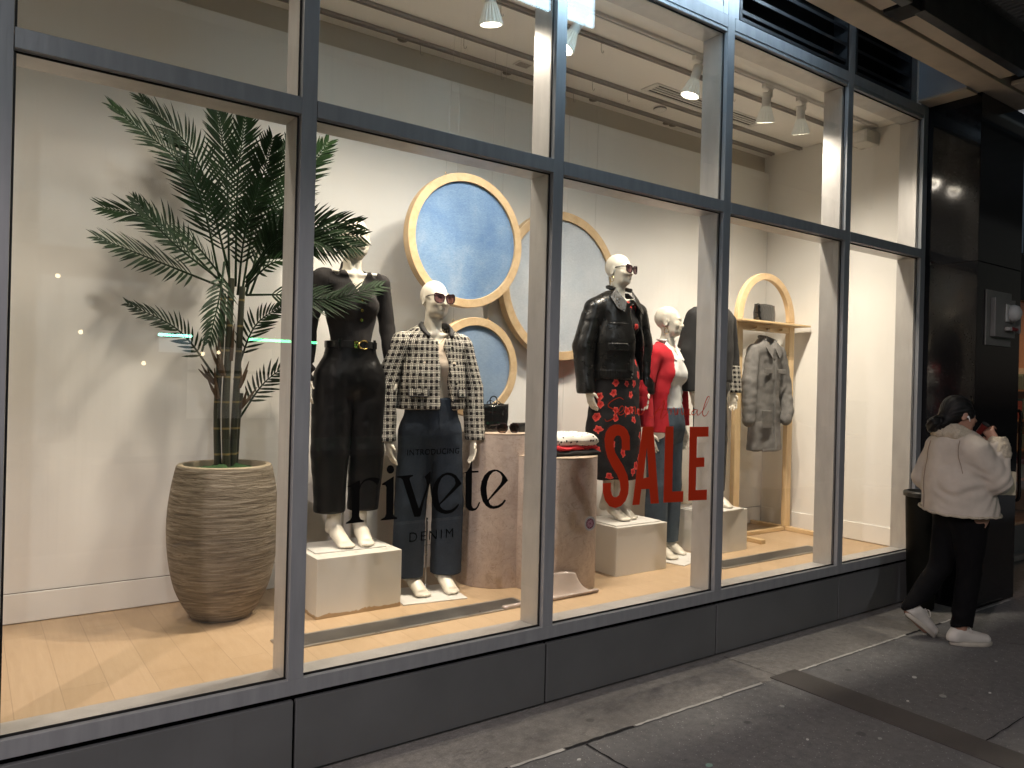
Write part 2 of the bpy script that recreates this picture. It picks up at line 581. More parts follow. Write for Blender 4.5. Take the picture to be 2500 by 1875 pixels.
def m_walk(name, lo, hi, speck, gum=True):
    g = G(name)
    v = g.coord('Object')
    f = g.noise(v, .9, 6, .6)
    fine = g.noise(v, 160, 3, .7)
    c = g.ramp(f, [(.3, lo), (.72, hi)])
    c = g.mix(g.ramp(fine, [(.40, (.45,) * 3), (.62, (0,) * 3)]), c, tuple(x * .55 for x in lo))
    vo = g.n('ShaderNodeTexVoronoi', Scale=46); g.l(v, vo.inputs['Vector'])
    c = g.mix(g.ramp(vo.outputs['Distance'], [(.09, (speck,) * 3), (.16, (0,) * 3)]), c, (.62, .62, .60))
    mid = g.noise(v, 22, 5, .7); st_ = g.noise(g.coord('Object', (1, 1.8, 1)), 6, 5, .72)
    c = g.mix(g.ramp(mid, [(.36, (.6,) * 3), (.62, (0,) * 3)]), c, tuple(x * .6 for x in lo))
    c = g.mix(g.ramp(st_, [(.60, (0,) * 3), (.68, (.55,) * 3)]), c, tuple(x * .45 for x in lo))
    if gum:
        v2 = g.n('ShaderNodeTexVoronoi', Scale=2.6, Randomness=1); g.l(g.coord('Object', (1, 1.15, 1)), v2.inputs['Vector'])
        c = g.mix(g.ramp(v2.outputs['Distance'], [(.055, (.75,) * 3), (.075, (0,) * 3)]), c, tuple(x * .45 for x in lo))
        v3 = g.n('ShaderNodeTexVoronoi', Scale=1.7, Randomness=1); g.l(g.coord('Object', (1.1, 1, 1), (0, 0, 1)), v3.inputs['Vector'])
        c = g.mix(g.ramp(v3.outputs['Distance'], [(.022, (.6,) * 3), (.03, (0,) * 3)]), c, (.34, .36, .33))
    g.set(Base_Color=c, Roughness=g.ramp(f, [(.3, (.62,) * 3), (.7, (.82,) * 3)]), Specular_IOR_Level=.35)
    g.bump(fine, .5, .004)
    return g.m
M_WALK = m_walk('dark sidewalk concrete', (.17, .172, .175), (.235, .234, .232), .7)
M_STRIP = m_walk('pale concrete strip', (.23, .222, .208), (.33, .318, .30), .25)
M_PATCH = mat('asphalt patch', (.078, .071, .066), .7, var=.2, vscale=4, bump=.5, bscale=180)
M_MORTAR = mat('old joint sealant', (.48, .475, .45), .8, var=.3, vscale=9, bump=.5)
M_ROAD = mat('road asphalt', (.05, .05, .05), .8, var=.2, bump=.4)

# ------------------------------------------------------------------ ground
o = MB().box(-14, 60, -4.6, -.412, -.3, 0).build('sidewalk', M_WALK); struct(o)
o = MB().box(-14, 60, -.412, 6, -.3, -.001).build('building_apron', M_STRIP); struct(o)
o = MB().add([(-120, -130, -.16), (140, -130, -.16), (140, 90, -.16), (-120, 90, -.16)], [(0, 1, 2, 3)]).build('road', M_ROAD); struct(o)
o = MB().box(-14, 60, -4.78, -4.604, -.3, -.002).build('kerb', mat('granite kerb', (.25, .25, .25), .7, bump=.3)); struct(o)
o = MB().box(-60, 90, -17.4, -13.6, -.3, -.02).build('far_sidewalk', M_WALK); struct(o)

# dark asphalt strip across the flags, its near edge a raised lip
pm = MB()
L, Rr = [], []
for i in range(25):
    t = i / 24; y = -.39 - t * 2.4
    L.append((3.698 - .012 * t + .005 * math.sin(9 * t) + random.uniform(-.002, .002), y))
    Rr.append((3.925 - .035 * t + .006 * math.sin(7 * t + 1) + random.uniform(-.002, .002), y))
poly = L + Rr[::-1]
n = len(poly)
pm.add([(x, y, .006) for x, y in poly] + [(x, y, .0005) for x, y in poly], [tuple(range(n))] + [(i, (i + 1) % n, n + (i + 1) % n, n + i) for i in range(n)])
struct(pm.build('asphalt_patch', M_PATCH))

# broken joint sealant and open joint along the apron
jm, gm = MB(), MB()
x = -1.0
while x < 6.6:
    ln = random.uniform(.12, .5)
    y0 = -.412
    pts = []
    k = max(3, int(ln / .03))
    up = [(x + ln * i / k, y0 + .006 + random.uniform(-.004, .003)) for i in range(k + 1)]
    dn = [(x + ln * i / k, y0 - .010 + random.uniform(-.004, .003)) for i in range(k + 1)]
    tgt, z = (jm, .0045) if random.random() < (.75 if x > 1 else .5) else (gm, .0035)
    if not (3.66 < x + ln / 2 < 3.95):
        q = up + dn[::-1]
        tgt.add([(a, b, z) for a, b in q], [tuple(range(len(q)))])
    x += ln + random.uniform(0, .015)
struct(jm.build('joint_sealant', M_MORTAR)); struct(gm.build('open_joint', M_BLACK))

def crack(name, pts, w=.003):
    pts = smooth_path(pts, 8)
    m = MB(); a, b = [], []
    for i, (x, y) in enumerate(pts):
        q = pts[min(i + 1, len(pts) - 1)]; p = pts[max(i - 1, 0)]
        d = Vector((q[0] - p[0], q[1] - p[1])).normalized(); nn = Vector((-d.y, d.x))
        ww = w * random.uniform(.5, 1.3)
        j = random.uniform(-.003, .003)
        a.append((x + nn.x * (ww + j), y + nn.y * (ww + j), .004)); b.append((x - nn.x * (ww - j), y - nn.y * (ww - j), .004))
    k = len(a)
    m.add(a + b, [(i, i + 1, k + i + 1, k + i) for i in range(k - 1)])
    return struct(m.build(name, M_BLACK))
crack('apron_crack', [(3.743, -.03), (3.75, -.2), (3.762, -.405)], .002)
crack('flag_joint', [(2.298, -.43), (2.305, -.9), (2.30, -2.2), (2.29, -4.5)], .0045)
crack('flag_joint', [(3.90, -1.42), (4.6, -1.40), (5.6, -1.43), (8, -1.41)], .003)
crack('flag_joint', [(5.55, -.86), (5.8, -1.1), (6.3, -1.41)], .002)

# flattened gum and scraps
gmats = [mat('grey gum', (.33, .34, .32), .7), mat('mint gum', (.22, .36, .31), .6), mat('pale scrap', (.6, .6, .58), .7)]
for i, (x, y, r, k) in enumerate([(2.62, -.86, .014, 1), (4.42, -.83, .012, 2), (4.28, -1.05, .017, 0), (4.83, -1.28, .021, 2), (4.05, -.98, .006, 2), (3.42, -.66, .012, 0),
                                  (3.50, -1.13, .009, 0), (5.12, -.97, .008, 0), (2.18, -.52, .008, 2), (4.55, -1.17, .007, 2), (5.02, -1.33, .011, 0), (3.2, -.95, .006, 2)]):
    m = MB(); nn = 14
    vs = [(x + r * 1.2 * math.cos(t * 2 * math.pi / nn) * random.uniform(.85, 1.1), y + r * math.sin(t * 2 * math.pi / nn) * random.uniform(.85, 1.1), .0045) for t in range(nn)]
    vs += [(a + random.uniform(-.001, .001), b, .0005) for a, b, c in vs]
    m.add(vs, [tuple(range(nn))] + [(j, (j + 1) % nn, nn + (j + 1) % nn, nn + j) for j in range(nn)])
    g = m.build('gum_spot', gmats[k])
    tag(g, 'flattened spot of old gum trodden into the dark sidewalk', 'gum', 'gum spots on the sidewalk')

# ------------------------------------------------------------------ storefront
sf = thing('storefront', 'dark metal framed glass shop front with two rows of panes above black kick panels', 'shop front')
ZS, ZT0, ZT1, ZH0, ZH1, ZTOP = .385, 2.680, 2.748, 3.767, 3.862, 4.75
for i, x in enumerate(MX):
    m = MB()
    m.box(x - MW, x + MW, 0, .026, .3975, ZTOP)
    m.box(x - MW + .012, x + MW - .012, .026, .045, .3975, ZH0)
    c = m.build('mullion', M_FRAME, sf, bevel=.0015)
    j = MB().box(x - MW, x + MW, .046, .19, .385, CEIL - .01)
    j.build('inner_jamb', M_JAMB, c, bevel=.002)
def spans():
    return [(MX[i] + MW, MX[i + 1] - MW) for i in range(5)]
for i, (a, b) in enumerate(spans()):
    e = .0015
    t = MB().box(a + e, b - e, -.002, .026, ZT0, ZT1).build('transom', M_FRAME, sf, bevel=.0015)
    MB().box(a + e, b - e, .046, .188, ZT0 + .002, ZT1 - .002).build('inner_transom', M_JAMB, t, bevel=.002)
    h = MB().box(a + e, b - e, -.001, .027, ZH0 + .022, ZH1).box(a + e, b - e, .004, .026, ZH0, ZH0 + .0215).build('head_rail', M_FRAME, sf, bevel=.0015)
    MB().box(a + e, b - e, .046, .187, ZH0, CEIL - .002).build('inner_head', M_JAMB, h, bevel=.002)
    for z0, z1 in ((.3975, ZT0), (ZT1, ZH0)):
        p = MB().box(a + .0005, b - .0005, .030, .038, z0 + .0005, z1 - .0005).build('window_pane', M_GLASS, sf)
        gk = MB()
        w = .009
        gk.box(a + e, a + w, .0265, .0298, z0 + e, z1 - e).box(b - w, b - e, .0265, .0298, z0 + e, z1 - e)
        gk.box(a + w, b - w, .0267, .0296, z0 + e, z0 + w).box(a + w, b - w, .0267, .0296, z1 - w, z1 - e)
        gk.build('gasket', M_GASKET, p)
    e2 = .006
    px0 = MX[i] if i else -2.0
    MB().box(MX[i] + e2, MX[i + 1] - e2 if i < 4 else 6.112, .004, .03, .012, .3105).build('kick_panel', M_PANEL, sf, bevel=.003)
MB().box(-3.5, MX[0] - .006, .004, .03, .012, .3105).build('kick_panel', M_PANEL, sf, bevel=.003)
bs = MB().box(-3.5, 6.112, 0, .026, .335, .3975).build('bottom_rail', M_FRAME, sf, bevel=.0015)
MB().box(-3.5, 6.112, .046, .192, .340, ZS).build('inner_sill', M_JAMB, bs, bevel=.002)
MB().box(-3.5, 6.114, .032, .045, -.02, .395).build('joint_backing', M_JOINT, sf)
# left neighbour bay, mostly out of frame
MB().box(-3.5, MX[0] - MW - .001, .030, .038, .398, ZH0).build('window_pane', M_GLASS, sf)
# above the head: pale spandrels over three bays, louvres over two
for i in range(3):
    a, b = spans()[i]
    MB().box(a + .045, b - .045, .006, .03, ZH1 + .045, ZTOP).build('spandrel_panel', M_SPAN, sf, bevel=.002)
    fr = MB().box(a + .001, a + .043, .001, .03, ZH1 + .002, ZTOP).box(b - .043, b - .001, .001, .03, ZH1 + .002, ZTOP).box(a + .043, b - .043, .002, .03, ZH1 + .002, ZH1 + .043)
    fr.build('spandrel_frame', M_SPAN, sf, bevel=.001)
for (a, b) in ((3.782, 4.968), (5.062, 5.832)):
    lv = MB()
    w = .022
    lv.box(a, a + w, -.004, .10, ZH1 + .004, ZTOP).box(b - w, b, -.004, .10, ZH1 + .004, ZTOP).box(a + w, b - w, -.003, .10, ZH1 + .004, ZH1 + .024)
    z = ZH1 + .05
    while z < ZTOP:
        lv.add([(a + w, -.002, z), (b - w, -.002, z), (b - w, .085, z + .075), (a + w, .085, z + .075),
                (a + w, -.002, z + .022), (b - w, -.002, z + .022), (b - w, .085, z + .09), (a + w, .085, z + .09)],
               [(0, 3, 2, 1), (4, 5, 6, 7), (0, 1, 5, 4), (1, 2, 6, 5), (2, 3, 7, 6), (3, 0, 4, 7)])
        z += .112
    q = lv.build('louvre', M_LOUV, sf)
    MB().box(a, b, .105, .12, ZH1 + .004, ZTOP).build('louvre_screen', M_BLACK, q)
    x = a - .001
for a, b in ((3.7445, 3.781), (4.969, 4.9855), (5.0505, 5.061), (5.834, 5.925)): MB().box(a, b, .001, .03, ZH1 + .002, ZTOP).build('louvre_surround', M_FRAME, sf, bevel=.001)
MB().box(6.112, 6.119, .002, .03, 0, ZH1).build('end_trim', M_FRAME, sf)
MB().box(-3.5, MX[0] - MW - .001, .001, .03, ZH0, ZTOP).build('spandrel_panel', M_SPAN, sf)
MB().box(-14, 16, .04, .30, ZTOP + .001, 9).box(-14, -3.5, .04, .3, -.05, ZTOP).build('upper_wall', mat('dark stone upper wall', (.08, .08, .085), .6, bump=.2), sf)

# ------------------------------------------------------------------ pier, arcade beam, canopy
def m_granite():
    g = G('polished black granite')
    v = g.coord('Object')
    vo = g.n('ShaderNodeTexVoronoi', Scale=220); g.l(v, vo.inputs['Vector'])
    f = g.noise(v, 90, 3)
    c = g.mix(g.ramp(f, [(.45, (0,) * 3), (.7, (.6,) * 3)]), (.006, .006, .007), (.02, .02, .021))
    c = g.mix(g.ramp(g.noise(v, 300, 1), [(.72, (0,) * 3), (.78, (.6,) * 3)]), c, (.09, .09, .09))
    g.set(Base_Color=c, Roughness=.09, Specular_IOR_Level=.45)
    return g.m
M_GRAN = m_granite()
pr_ = thing('granite_pier', 'black polished granite pier between the shop windows and the next doorway', 'pier')
zz = [0, 1.02, 2.62, 3.884]
for k in range(3):
    MB().box(6.12, 6.88, -.385, .04, zz[k] + (.002 if k else 0), zz[k + 1] - .002).build('granite_course', M_GRAN, pr_, bevel=.003)
MB().box(6.125, 6.875, -.380, .035, .01, 3.87).build('core', M_BLACK, pr_)
cv = thing('arcade_canopy', 'beige and grey overhanging canopy beams above the sidewalk at the pier', 'canopy')
M_BEAM = mat('stained beige render', (.50, .42, .33), .75, var=.25, vscale=2.2, bump=.15, bscale=60)
M_BEAM2 = mat('dark beam side', (.10, .095, .09), .7, var=.2, bump=.2)
M_SOFF = mat('grey ribbed soffit', (.34, .34, .33), .85, var=.25, vscale=3, bump=.4, bscale=40, stretch=(8, 1, 1))
MB().box(-14, 6.76, -.53, -.352, 3.888, 4.6).build('arcade_beam', M_BEAM, cv, bevel=.006)
MB().box(5.945, 6.14, -.351, .0, 3.888, 4.4).build('cross_beam', mat('pale blue grey painted beam', (.32, .36, .42), .5, var=.1), cv, bevel=.004)
MB().box(5.944, 6.141, -.351, -.002, 3.8705, 3.887).build('beam_soffit', M_BEAM, cv, bevel=.002)
for a, b in ((-14, 4.40), (4.62, 6.02), (6.2, 14)):
    q = MB().box(a, b, -.645, -.545, 3.90, 3.93).build('drip_ledge', M_BEAM, cv, bevel=.004)
    MB().box(a - .05, b + .03, -.72, -.655, 3.888, 4.16).build('fascia_channel', M_LOUV, q, bevel=.003)
MB().box(4.42, 4.60, -.70, -.546, 3.889, 4.3).build('junction_box', M_BLACK, cv, bevel=.004)
sl = MB().box(-14, 16, -2.9, -.53, 4.25, 4.5)
x = -14.0
sl.build('canopy_slab', M_SOFF, cv)
rb = MB()
for k in range(240):
    x = 2 + k * .055
    rb.box(x, x + .03, -.95, -.73, 4.20, 4.249)
rb.build('ribbed_edge', M_SOFF, cv)

# cool LED panel fixed on the inner face of the arcade beam, over the third bay
lt = thing('light_box', 'cool white light panel hung on the canopy beam above the second and third bays', 'light', (2.52, -.351, 3.95))
MB().box(-.44, .44, .0, .022, -.245, .245).build('housing', M_WHITE, lt, bevel=.004)
MB().box(-.43, .43, .0225, .030, -.235, .235).build('diffuser', emit('cool led diffuser', (.54, .80, 1.0), 17), lt)
lt = thing('led_strip_light', 'cool white strip light fixed along the canopy beam above the louvres', 'light', (3.75, -.351, 4.22))
MB().box(-.62, .62, .0, .03, -.03, .03).build('housing', M_WHITE, lt, bevel=.004)
MB().box(-.60, .60, .0305, .04, -.026, .026).build('diffuser', emit('cool strip diffuser', (.62, .82, 1.0), 60), lt)

# ------------------------------------------------------------------ shop room
struct(MB().box(-1.6, ENDX, .193, 2.2, FLOOR - .2, FLOOR).build('shop_floor', M_FLOOR))
struct(MB().box(-1.6, 6.4, .188, 2.2, CEIL, CEIL + .2).build('ceiling', M_CEIL))
bw = thing('display_wall', 'long off white back wall of the window display with a deep baseboard', 'wall')
MB().box(-1.6, 1.53, BACK, BACK + .05, FLOOR, 3.672).box(1.532, 3.70, BACK, BACK + .05, FLOOR, 3.672).box(3.702, ENDX - .002, BACK, BACK + .05, FLOOR, 3.672).build('wall_face', M_WALL, bw)
MB().box(-1.6, ENDX + .2, BACK + .052, BACK + .1, FLOOR, CEIL - .001).build('wall_recess', m_paint('recess shade', (.56, .50, .41)), bw)  # shade of the recess put into its colour, darker than the wall face
MB().box(-1.6, ENDX - .02, BACK - .014, BACK - .0005, FLOOR + .004, FLOOR + .150).build('baseboard', M_WALL, bw, bevel=.003)
MB().box(-1.6, ENDX - .02, BACK - .006, BACK - .0002, FLOOR + .1502, FLOOR + .1535).build('baseboard_gap', mat('gap shadow line', (.2, .17, .13), .8), bw)
ew = thing('end_wall', 'off white end wall closing the display at the pier side with baseboard', 'wall')
MB().box(ENDX, ENDX + .05, .05, BACK + .3, FLOOR - .1, CEIL - .002).build('wall_face', M_WALL, ew)
MB().box(ENDX - .014, ENDX - .0005, .195, BACK - .015, FLOOR + .004, FLOOR + .150).build('baseboard', M_WALL, ew, bevel=.003)
lw = thing('side_wall', 'off white side wall at the far left end of the display, out of the picture', 'wall')
MB().box(-1.66, -1.601, .05, 2.2, FLOOR - .1, CEIL).build('wall_face', M_WALL, lw)

# ceiling tracks, diffuser, heads
M_TRACK = mat('grey track metal', (.30, .28, .26), .45, .3)
for (y, x0, x1, lab) in ((.42, -1.2, 6.1, 'white ceiling track carrying the spot lamps, closest to the glass'), (.655, -1.2, 5.9, 'grey ceiling track with hooks, second from the glass'),
                         (1.155, -1.2, 6.15, 'grey ceiling track holding the wires of two round panels'), (1.415, -1.2, 6.1, 'grey ceiling track running close along the back wall')):
    t = thing('ceiling_track', lab, 'ceiling track', (0, y, CEIL), 0, 'ceiling tracks')
    mm = M_WHITE if y < .5 else M_TRACK
    MB().box(x0, x1, -.018, -.006, -.022, -.0005).box(x0, x1, .006, .018, -.022, -.0005).build('rail', mm, t, bevel=.001)
    MB().box(x0 + .005, x1 - .005, -.0058, .0058, -.012, -.001).build('slot', M_BLACK, t)
df = thing('ceiling_diffuser', 'rectangular white air diffuser with four dark slots in the ceiling', 'vent', (4.69, 1.01, CEIL))
MB().box(-.65, .65, -.083, -.062, -.008, -.0005).box(-.65, .65, .062, .083, -.008, -.0005).box(-.65, -.60, -.062, .062, -.008, -.0005).box(.60, .65, -.062, .062, -.008, -.0005).build('frame', M_WHITE, df, bevel=.002)
b = MB()
for k in range(3): b.box(-.60, .60, -.034 + .031 * k - .006, -.034 + .031 * k + .010, -.007, -.001)
b.build('slats', M_WHITE, df, bevel=.001)
MB().box(-.6, .6, -.062, .062, -.0011, -.0006).build('slot_back', M_BLACK, df)
sd = thing('smoke_detector', 'round white smoke detector on the ceiling beside the air diffuser', 'smoke detector', (4.427, 1.264, CEIL))
MB().lathe([(.045, 0), (.052, -.006), (.05, -.022), (.036, -.032), (.01, -.034)], 32, (0, 0, 0)).build('housing', M_WHITE, sd, 'auto')
MB().lathe([(.0515, -.010), (.0525, -.013), (.0515, -.016)], 32, capb=False, capt=False).build('dark_ring', M_BLACK, sd, True)
M_DISC = mat('dull metal disc', (.20, .18, .15), .4, .5)
for (x, y, lab) in ((2.255, 1.462, 'round sprinkler cover in the ceiling at the left of the second window bay'), (3.088, 1.465, 'round sprinkler cover in the ceiling right above the hanging panels'), (3.902, 1.462, 'round sprinkler cover in the ceiling in the third bay by a wire hook'),
                    (4.725, 1.468, 'left one of two small round covers side by side on the ceiling'), (4.798, 1.466, 'right one of two small round covers side by side on the ceiling')):
    t = MB().lathe([(.034, -.0006), (.036, -.006), (.030, -.012), (.008, -.014)], 28, (0, 0, 0)).build('sprinkler_cover', M_DISC, None, 'auto', loc=(x, y, CEIL))
    tag(t, lab, 'sprinkler cover', 'sprinkler covers on the ceiling')
sv = thing('ceiling_vent', 'small square white vent in the ceiling of the second bay', 'vent', (3.095, 1.285, CEIL))
MB().box(-.062, .062, -.042, .042, -.007, -.0005).build('frame', M_WHITE, sv, bevel=.002)
b = MB()
for k in range(6): b.box(-.048, .048, -.032 + .0115 * k, -.026 + .0115 * k, -.0085, -.0071)
b.build('grille', M_TRACK, sv)
ebx = thing('emergency_light', 'white box light high on the end wall under the ceiling', 'emergency light', (6.06, .50, 3.735))
MB().box(-.095, .104, -.08, .085, -.055, .05).build('case', mat('pale grey plastic', (.60, .59, .55), .3), ebx, bevel=.006)
MB().box(-.099, -.0955, -.06, .065, -.042, .036).build('lens', mat('frosted lens', (.75, .75, .72), .12), ebx, bevel=.002)

# floor grilles
M_STEEL = mat('brushed grille steel', (.42, .40, .37), .35, .8)
def grille(x0, x1, label, name='floor_grille'):
    t = thing(name, label, 'grille', ((x0 + x1) / 2, .515, FLOOR), 0, 'floor grilles')
    hx = (x1 - x0) / 2
    MB().box(-hx, hx, -.088, -.070, .0005, .008).box(-hx, hx, .070, .088, .0005, .008).box(-hx, -hx + .02, -.07, .07, .0005, .008).box(hx - .02, hx, -.07, .07, .0005, .008).build('frame', M_STEEL, t, bevel=.001)
    b = MB()
    for k in range(10): b.box(-hx + .02, hx - .02, -.062 + k * .0135, -.0565 + k * .0135, .001, .007)
    k = -hx + .06
    b.build('bars', M_STEEL, t)
    MB().box(-hx + .02, hx - .02, -.069, .069, .0003, .0008).build('grille_back', M_BLACK, t)
grille(1.20, 2.62, 'long linear floor grille in front of the worn white plinth and bare feet')
grille(4.30, 5.56, 'linear floor grille at the foot of the wooden clothes rack')
# ------------------------------------------------------------------ track spot lamps
M_LENS = emit('warm lamp lens', (1.0, .86, .66), 26)
SPOT_LABELS = ['white ribbed spot lamp at the left edge of the third bay, glowing lens turned left', 'white ribbed spot lamp under the track beside the fourth mullion, lens glowing',
               'white ribbed spot lamp seen from behind, left of the pair in the fourth bay', 'white ribbed spot lamp seen from behind, right of the pair in the fourth bay']
def spot(i, x, y, aim, power, cone, seen):
    t = thing('spot_lamp', SPOT_LABELS[i] if seen else 'white ribbed spot lamp on the ceiling track above the picture', 'spot lamp', (x, y, CEIL - .022), 0, 'spot lamps on the ceiling tracks')
    MB().box(-.05, .05, -.017, .017, -.03, -.0005).build('track_adapter', M_WHITE, t, bevel=.003)
    MB().box(.018, .042, -.013, .013, -.085, -.0305).box(-.01, .0175, -.012, .012, -.085, -.062).build('arm', M_WHITE, t, bevel=.002)
    piv = Vector((-.012, 0, -.078))
    d = (Vector(aim) - Vector((x, y, CEIL - .1))).normalized()
    M = Matrix.Translation(piv) @ d.to_track_quat('Z', 'Y').to_matrix().to_4x4()
    MB().cyl((0, 0, -.012), (0, 0, .075), .031, .031, 28).cyl((0, 0, -.02), (0, 0, -.0121), .026, .030, 28).xform(M).build('neck', M_WHITE, t, 'auto')
    m = MB(); N = 72; prof = [(.033, .076), (.038, .10), (.050, .14), (.063, .178), (.0635, .186)]
    vs, fs = [], []
    for k, (r, z) in enumerate(prof):
        for a in range(N):
            rr = r + (.0042 if a % 4 < 2 else -.0012) * (0 < k < 4)
            vs.append((rr * math.cos(2 * math.pi * a / N), rr * math.sin(2 * math.pi * a / N), z))
    for k in range(len(prof) - 1): fs += [(k * N + a, k * N + (a + 1) % N, (k + 1) * N + (a + 1) % N, (k + 1) * N + a) for a in range(N)]
    m.add(vs, fs)
    m.lathe([(.0634, .186), (.059, .187), (.055, .170), (.01, .165)], 36, capb=False)
    m.xform(M).build('reflector', mat_pale, t)
    MB().lathe([(.0001, .1695), (.054, .1700)], 32, capb=False, capt=False).xform(M).build('lens', M_LENS, t)
    sp = bpy.data.lights.new('spot_beam', 'SPOT')
    sp.energy = power; sp.color = WARM; sp.spot_size = R(cone); sp.spot_blend = .8; sp.shadow_soft_size = .03
    o = bpy.data.objects.new('spot_beam', sp); COL.objects.link(o); o.parent = t
    o.matrix_local = Matrix.Translation(piv + d * .20) @ (-d).to_track_quat('Z', 'Y').to_matrix().to_4x4()
    # added wide fill light in each fixture, to lift upper walls and ceiling
    s2 = bpy.data.lights.new('spot_fill', 'SPOT'); s2.energy = FILL * (.42 if x < 1 else 1 if seen else .7); s2.color = (1, .88, .75); s2.spot_size = R(150); s2.spot_blend = 1; s2.shadow_soft_size = .05
    o2 = bpy.data.objects.new('spot_fill', s2); COL.objects.link(o2); o2.parent = t
    d2 = Vector((d.x * .5, -.06, -1)).normalized()
    o2.matrix_local = Matrix.Translation(piv + d * .20) @ (-d2).to_track_quat('Z', 'Y').to_matrix().to_4x4()
mat_pale = G('glowing lamp glass').set(Base_Color=(.62, .63, .58), Roughness=.3, Emission_Color=(1, .9, .72), Emission_Strength=.16).m
for i, s in enumerate(SPOTS): spot(i, *s)

# ------------------------------------------------------------------ planter and palm
def m_planter():
    g = G('striated stone planter')
    v = g.coord('Object')
    wv = g.noise(g.coord('Object', (3.0, 3.0, 46)), 1.5, 6, .62, .7)
    pit = g.noise(g.coord('Object', (14, 14, 55)), 2, 4, .6)
    big = g.noise(v, 3, 4)
    c = g.ramp(wv, [(.34, (.10, .08, .058)), (.5, (.21, .175, .13)), (.66, (.36, .315, .25))])
    c = g.mix(g.ramp(pit, [(.3, (.75,) * 3), (.42, (0,) * 3)]), c, (.10, .07, .045))
    c = g.mix(g.ramp(big, [(.35, (.28,) * 3), (.65, (0,) * 3)]), c, (.17, .14, .10))
    g.set(Base_Color=c, Roughness=.8, Specular_IOR_Level=.25)
    g.bump(g.math('ADD', wv, g.math('MULTIPLY', pit, .5)), .8, .012)
    return g.m
pl = thing('planter', 'tall barrel shaped planter of striated tan stone on the floor boards', 'planter', (1.112, 1.125, FLOOR))
prof = smooth_path([(.135, .001), (.150, .012), (.190, .07), (.234, .165), (.262, .29), (.2755, .43), (.273, .56), (.259, .68), (.240, .775), (.234, .792)], 8)
MB().lathe(prof, 96, capt=False).build('body', m_planter(), pl, True)
MB().lathe([(.2335, .7925), (.229, .797), (.206, .797), (.201, .79), (.196, .74)], 96, capb=False, capt=False).build('rim', mat('pale stone rim', (.34, .28, .19), .75, var=.2, bump=.3), pl, 'auto')
mb = MB(); N = 40
vs, fs = [(0, 0, .795)], []
for k in range(1, 8):
    for a in range(N):
        r = .199 * k / 7; t = 2 * math.pi * a / N
        z = .755 + .035 * (1 - (k / 7) ** 2) + .012 * math.sin(3 * t + k) * (k < 7) + random.uniform(-.004, .004)
        vs.append((r * math.cos(t), r * math.sin(t), z))
fs += [(0, 1 + a, 1 + (a + 1) % N) for a in range(N)]
for k in range(6): fs += [(1 + k * N + a, 1 + (k + 1) * N + a, 1 + (k + 1) * N + (a + 1) % N, 1 + k * N + (a + 1) % N) for a in range(N)]
mb.add(vs, fs).build('moss', mat('green moss', (.018, .06, .012), .95, var=.5, vscale=60, bump=1, bscale=130), pl, True)

pm_ = thing('palm', 'tall artificial palm with dark green feathery fronds rising from the stone planter', 'palm', (1.112, 1.125, FLOOR + .78))
PO = Vector((1.112, 1.125, FLOOR + .78))
def m_stem():
    g = G('dark palm cane')
    w = g.n('ShaderNodeTexWave', wave_type='BANDS', bands_direction='Z', Scale=1.6, Distortion=.6, **{'Detail Scale': 2.0})
    g.l(g.coord('Object', (1, 1, 1.45)), w.inputs[0])
    f = g.noise(g.coord('Object', (40, 40, 3)), 3, 4)
    c = g.ramp(f, [(.3, (.012, .016, .009)), (.7, (.05, .05, .024))])
    g.set(Base_Color=g.mix(g.ramp(w.outputs[1], [(.975, (0,) * 3), (.995, (.7,) * 3)]), c, (.32, .24, .08)), Roughness=.45)
    return g.m
M_STEM = m_stem()
M_HUSK = mat('dry brown husk', (.10, .06, .03), .8, var=.35, vscale=12, stretch=(6, 6, 1))
for pts, r in (([(1.076, 1.125, 1.13), (1.065, 1.125, 1.443), (1.074, 1.12, 1.764), (1.082, 1.12, 2.05)], .019), ([(1.113, 1.10, 1.13), (1.102, 1.10, 1.443), (1.11, 1.11, 1.744), (1.121, 1.12, 2.132)], .021),
               ([(1.149, 1.13, 1.13), (1.159, 1.13, 1.443), (1.167, 1.125, 1.725), (1.179, 1.125, 2.095)], .020), ([(1.172, 1.16, 1.13), (1.181, 1.16, 1.36), (1.193, 1.155, 1.53)], .017)):
    p = [Vector(q) - PO for q in smooth_path(pts, 6)]
    n_ = len(p)
    MB().tube(p, [r * (1 - .25 * i / n_) for i in range(n_)], 14).build('cane', M_STEM, pm_, 'auto')
hk = MB()
for (x, y, z, dx, l) in ((1.066, 1.11, 1.50, -.03, .16), (1.172, 1.12, 1.56, .03, .15), (1.085, 1.09, 1.62, -.05, .2), (1.19, 1.15, 1.45, .05, .12), (1.12, 1.10, 1.70, .01, .22), (1.05, 1.12, 1.58, -.06, .1)):
    a = Vector((x, y, z)) - PO
    for q in range(3):
        e = a + Vector((dx * (.7 + .4 * q) + random.uniform(-.01, .01), random.uniform(-.03, .02), l * random.uniform(.6, 1)))
        hk.tube([a, a.lerp(e, .5) + Vector((dx * .1, 0, 0)), e], [.012, .008, .002], 6)
hk.build('husk', M_HUSK, pm_, 'auto')
def m_leaf():
    g = G('dark palm leaf')
    f = g.noise(g.coord('Object', (1, 1, 1)), 7, 4)
    g.set(Base_Color=g.ramp(f, [(.3, (.004, .014, .0035)), (.7, (.011, .034, .008))]), Roughness=.5, Specular_IOR_Level=.16)
    g.set(Subsurface_Weight=.0)
    return g.m
M_LEAF = m_leaf()
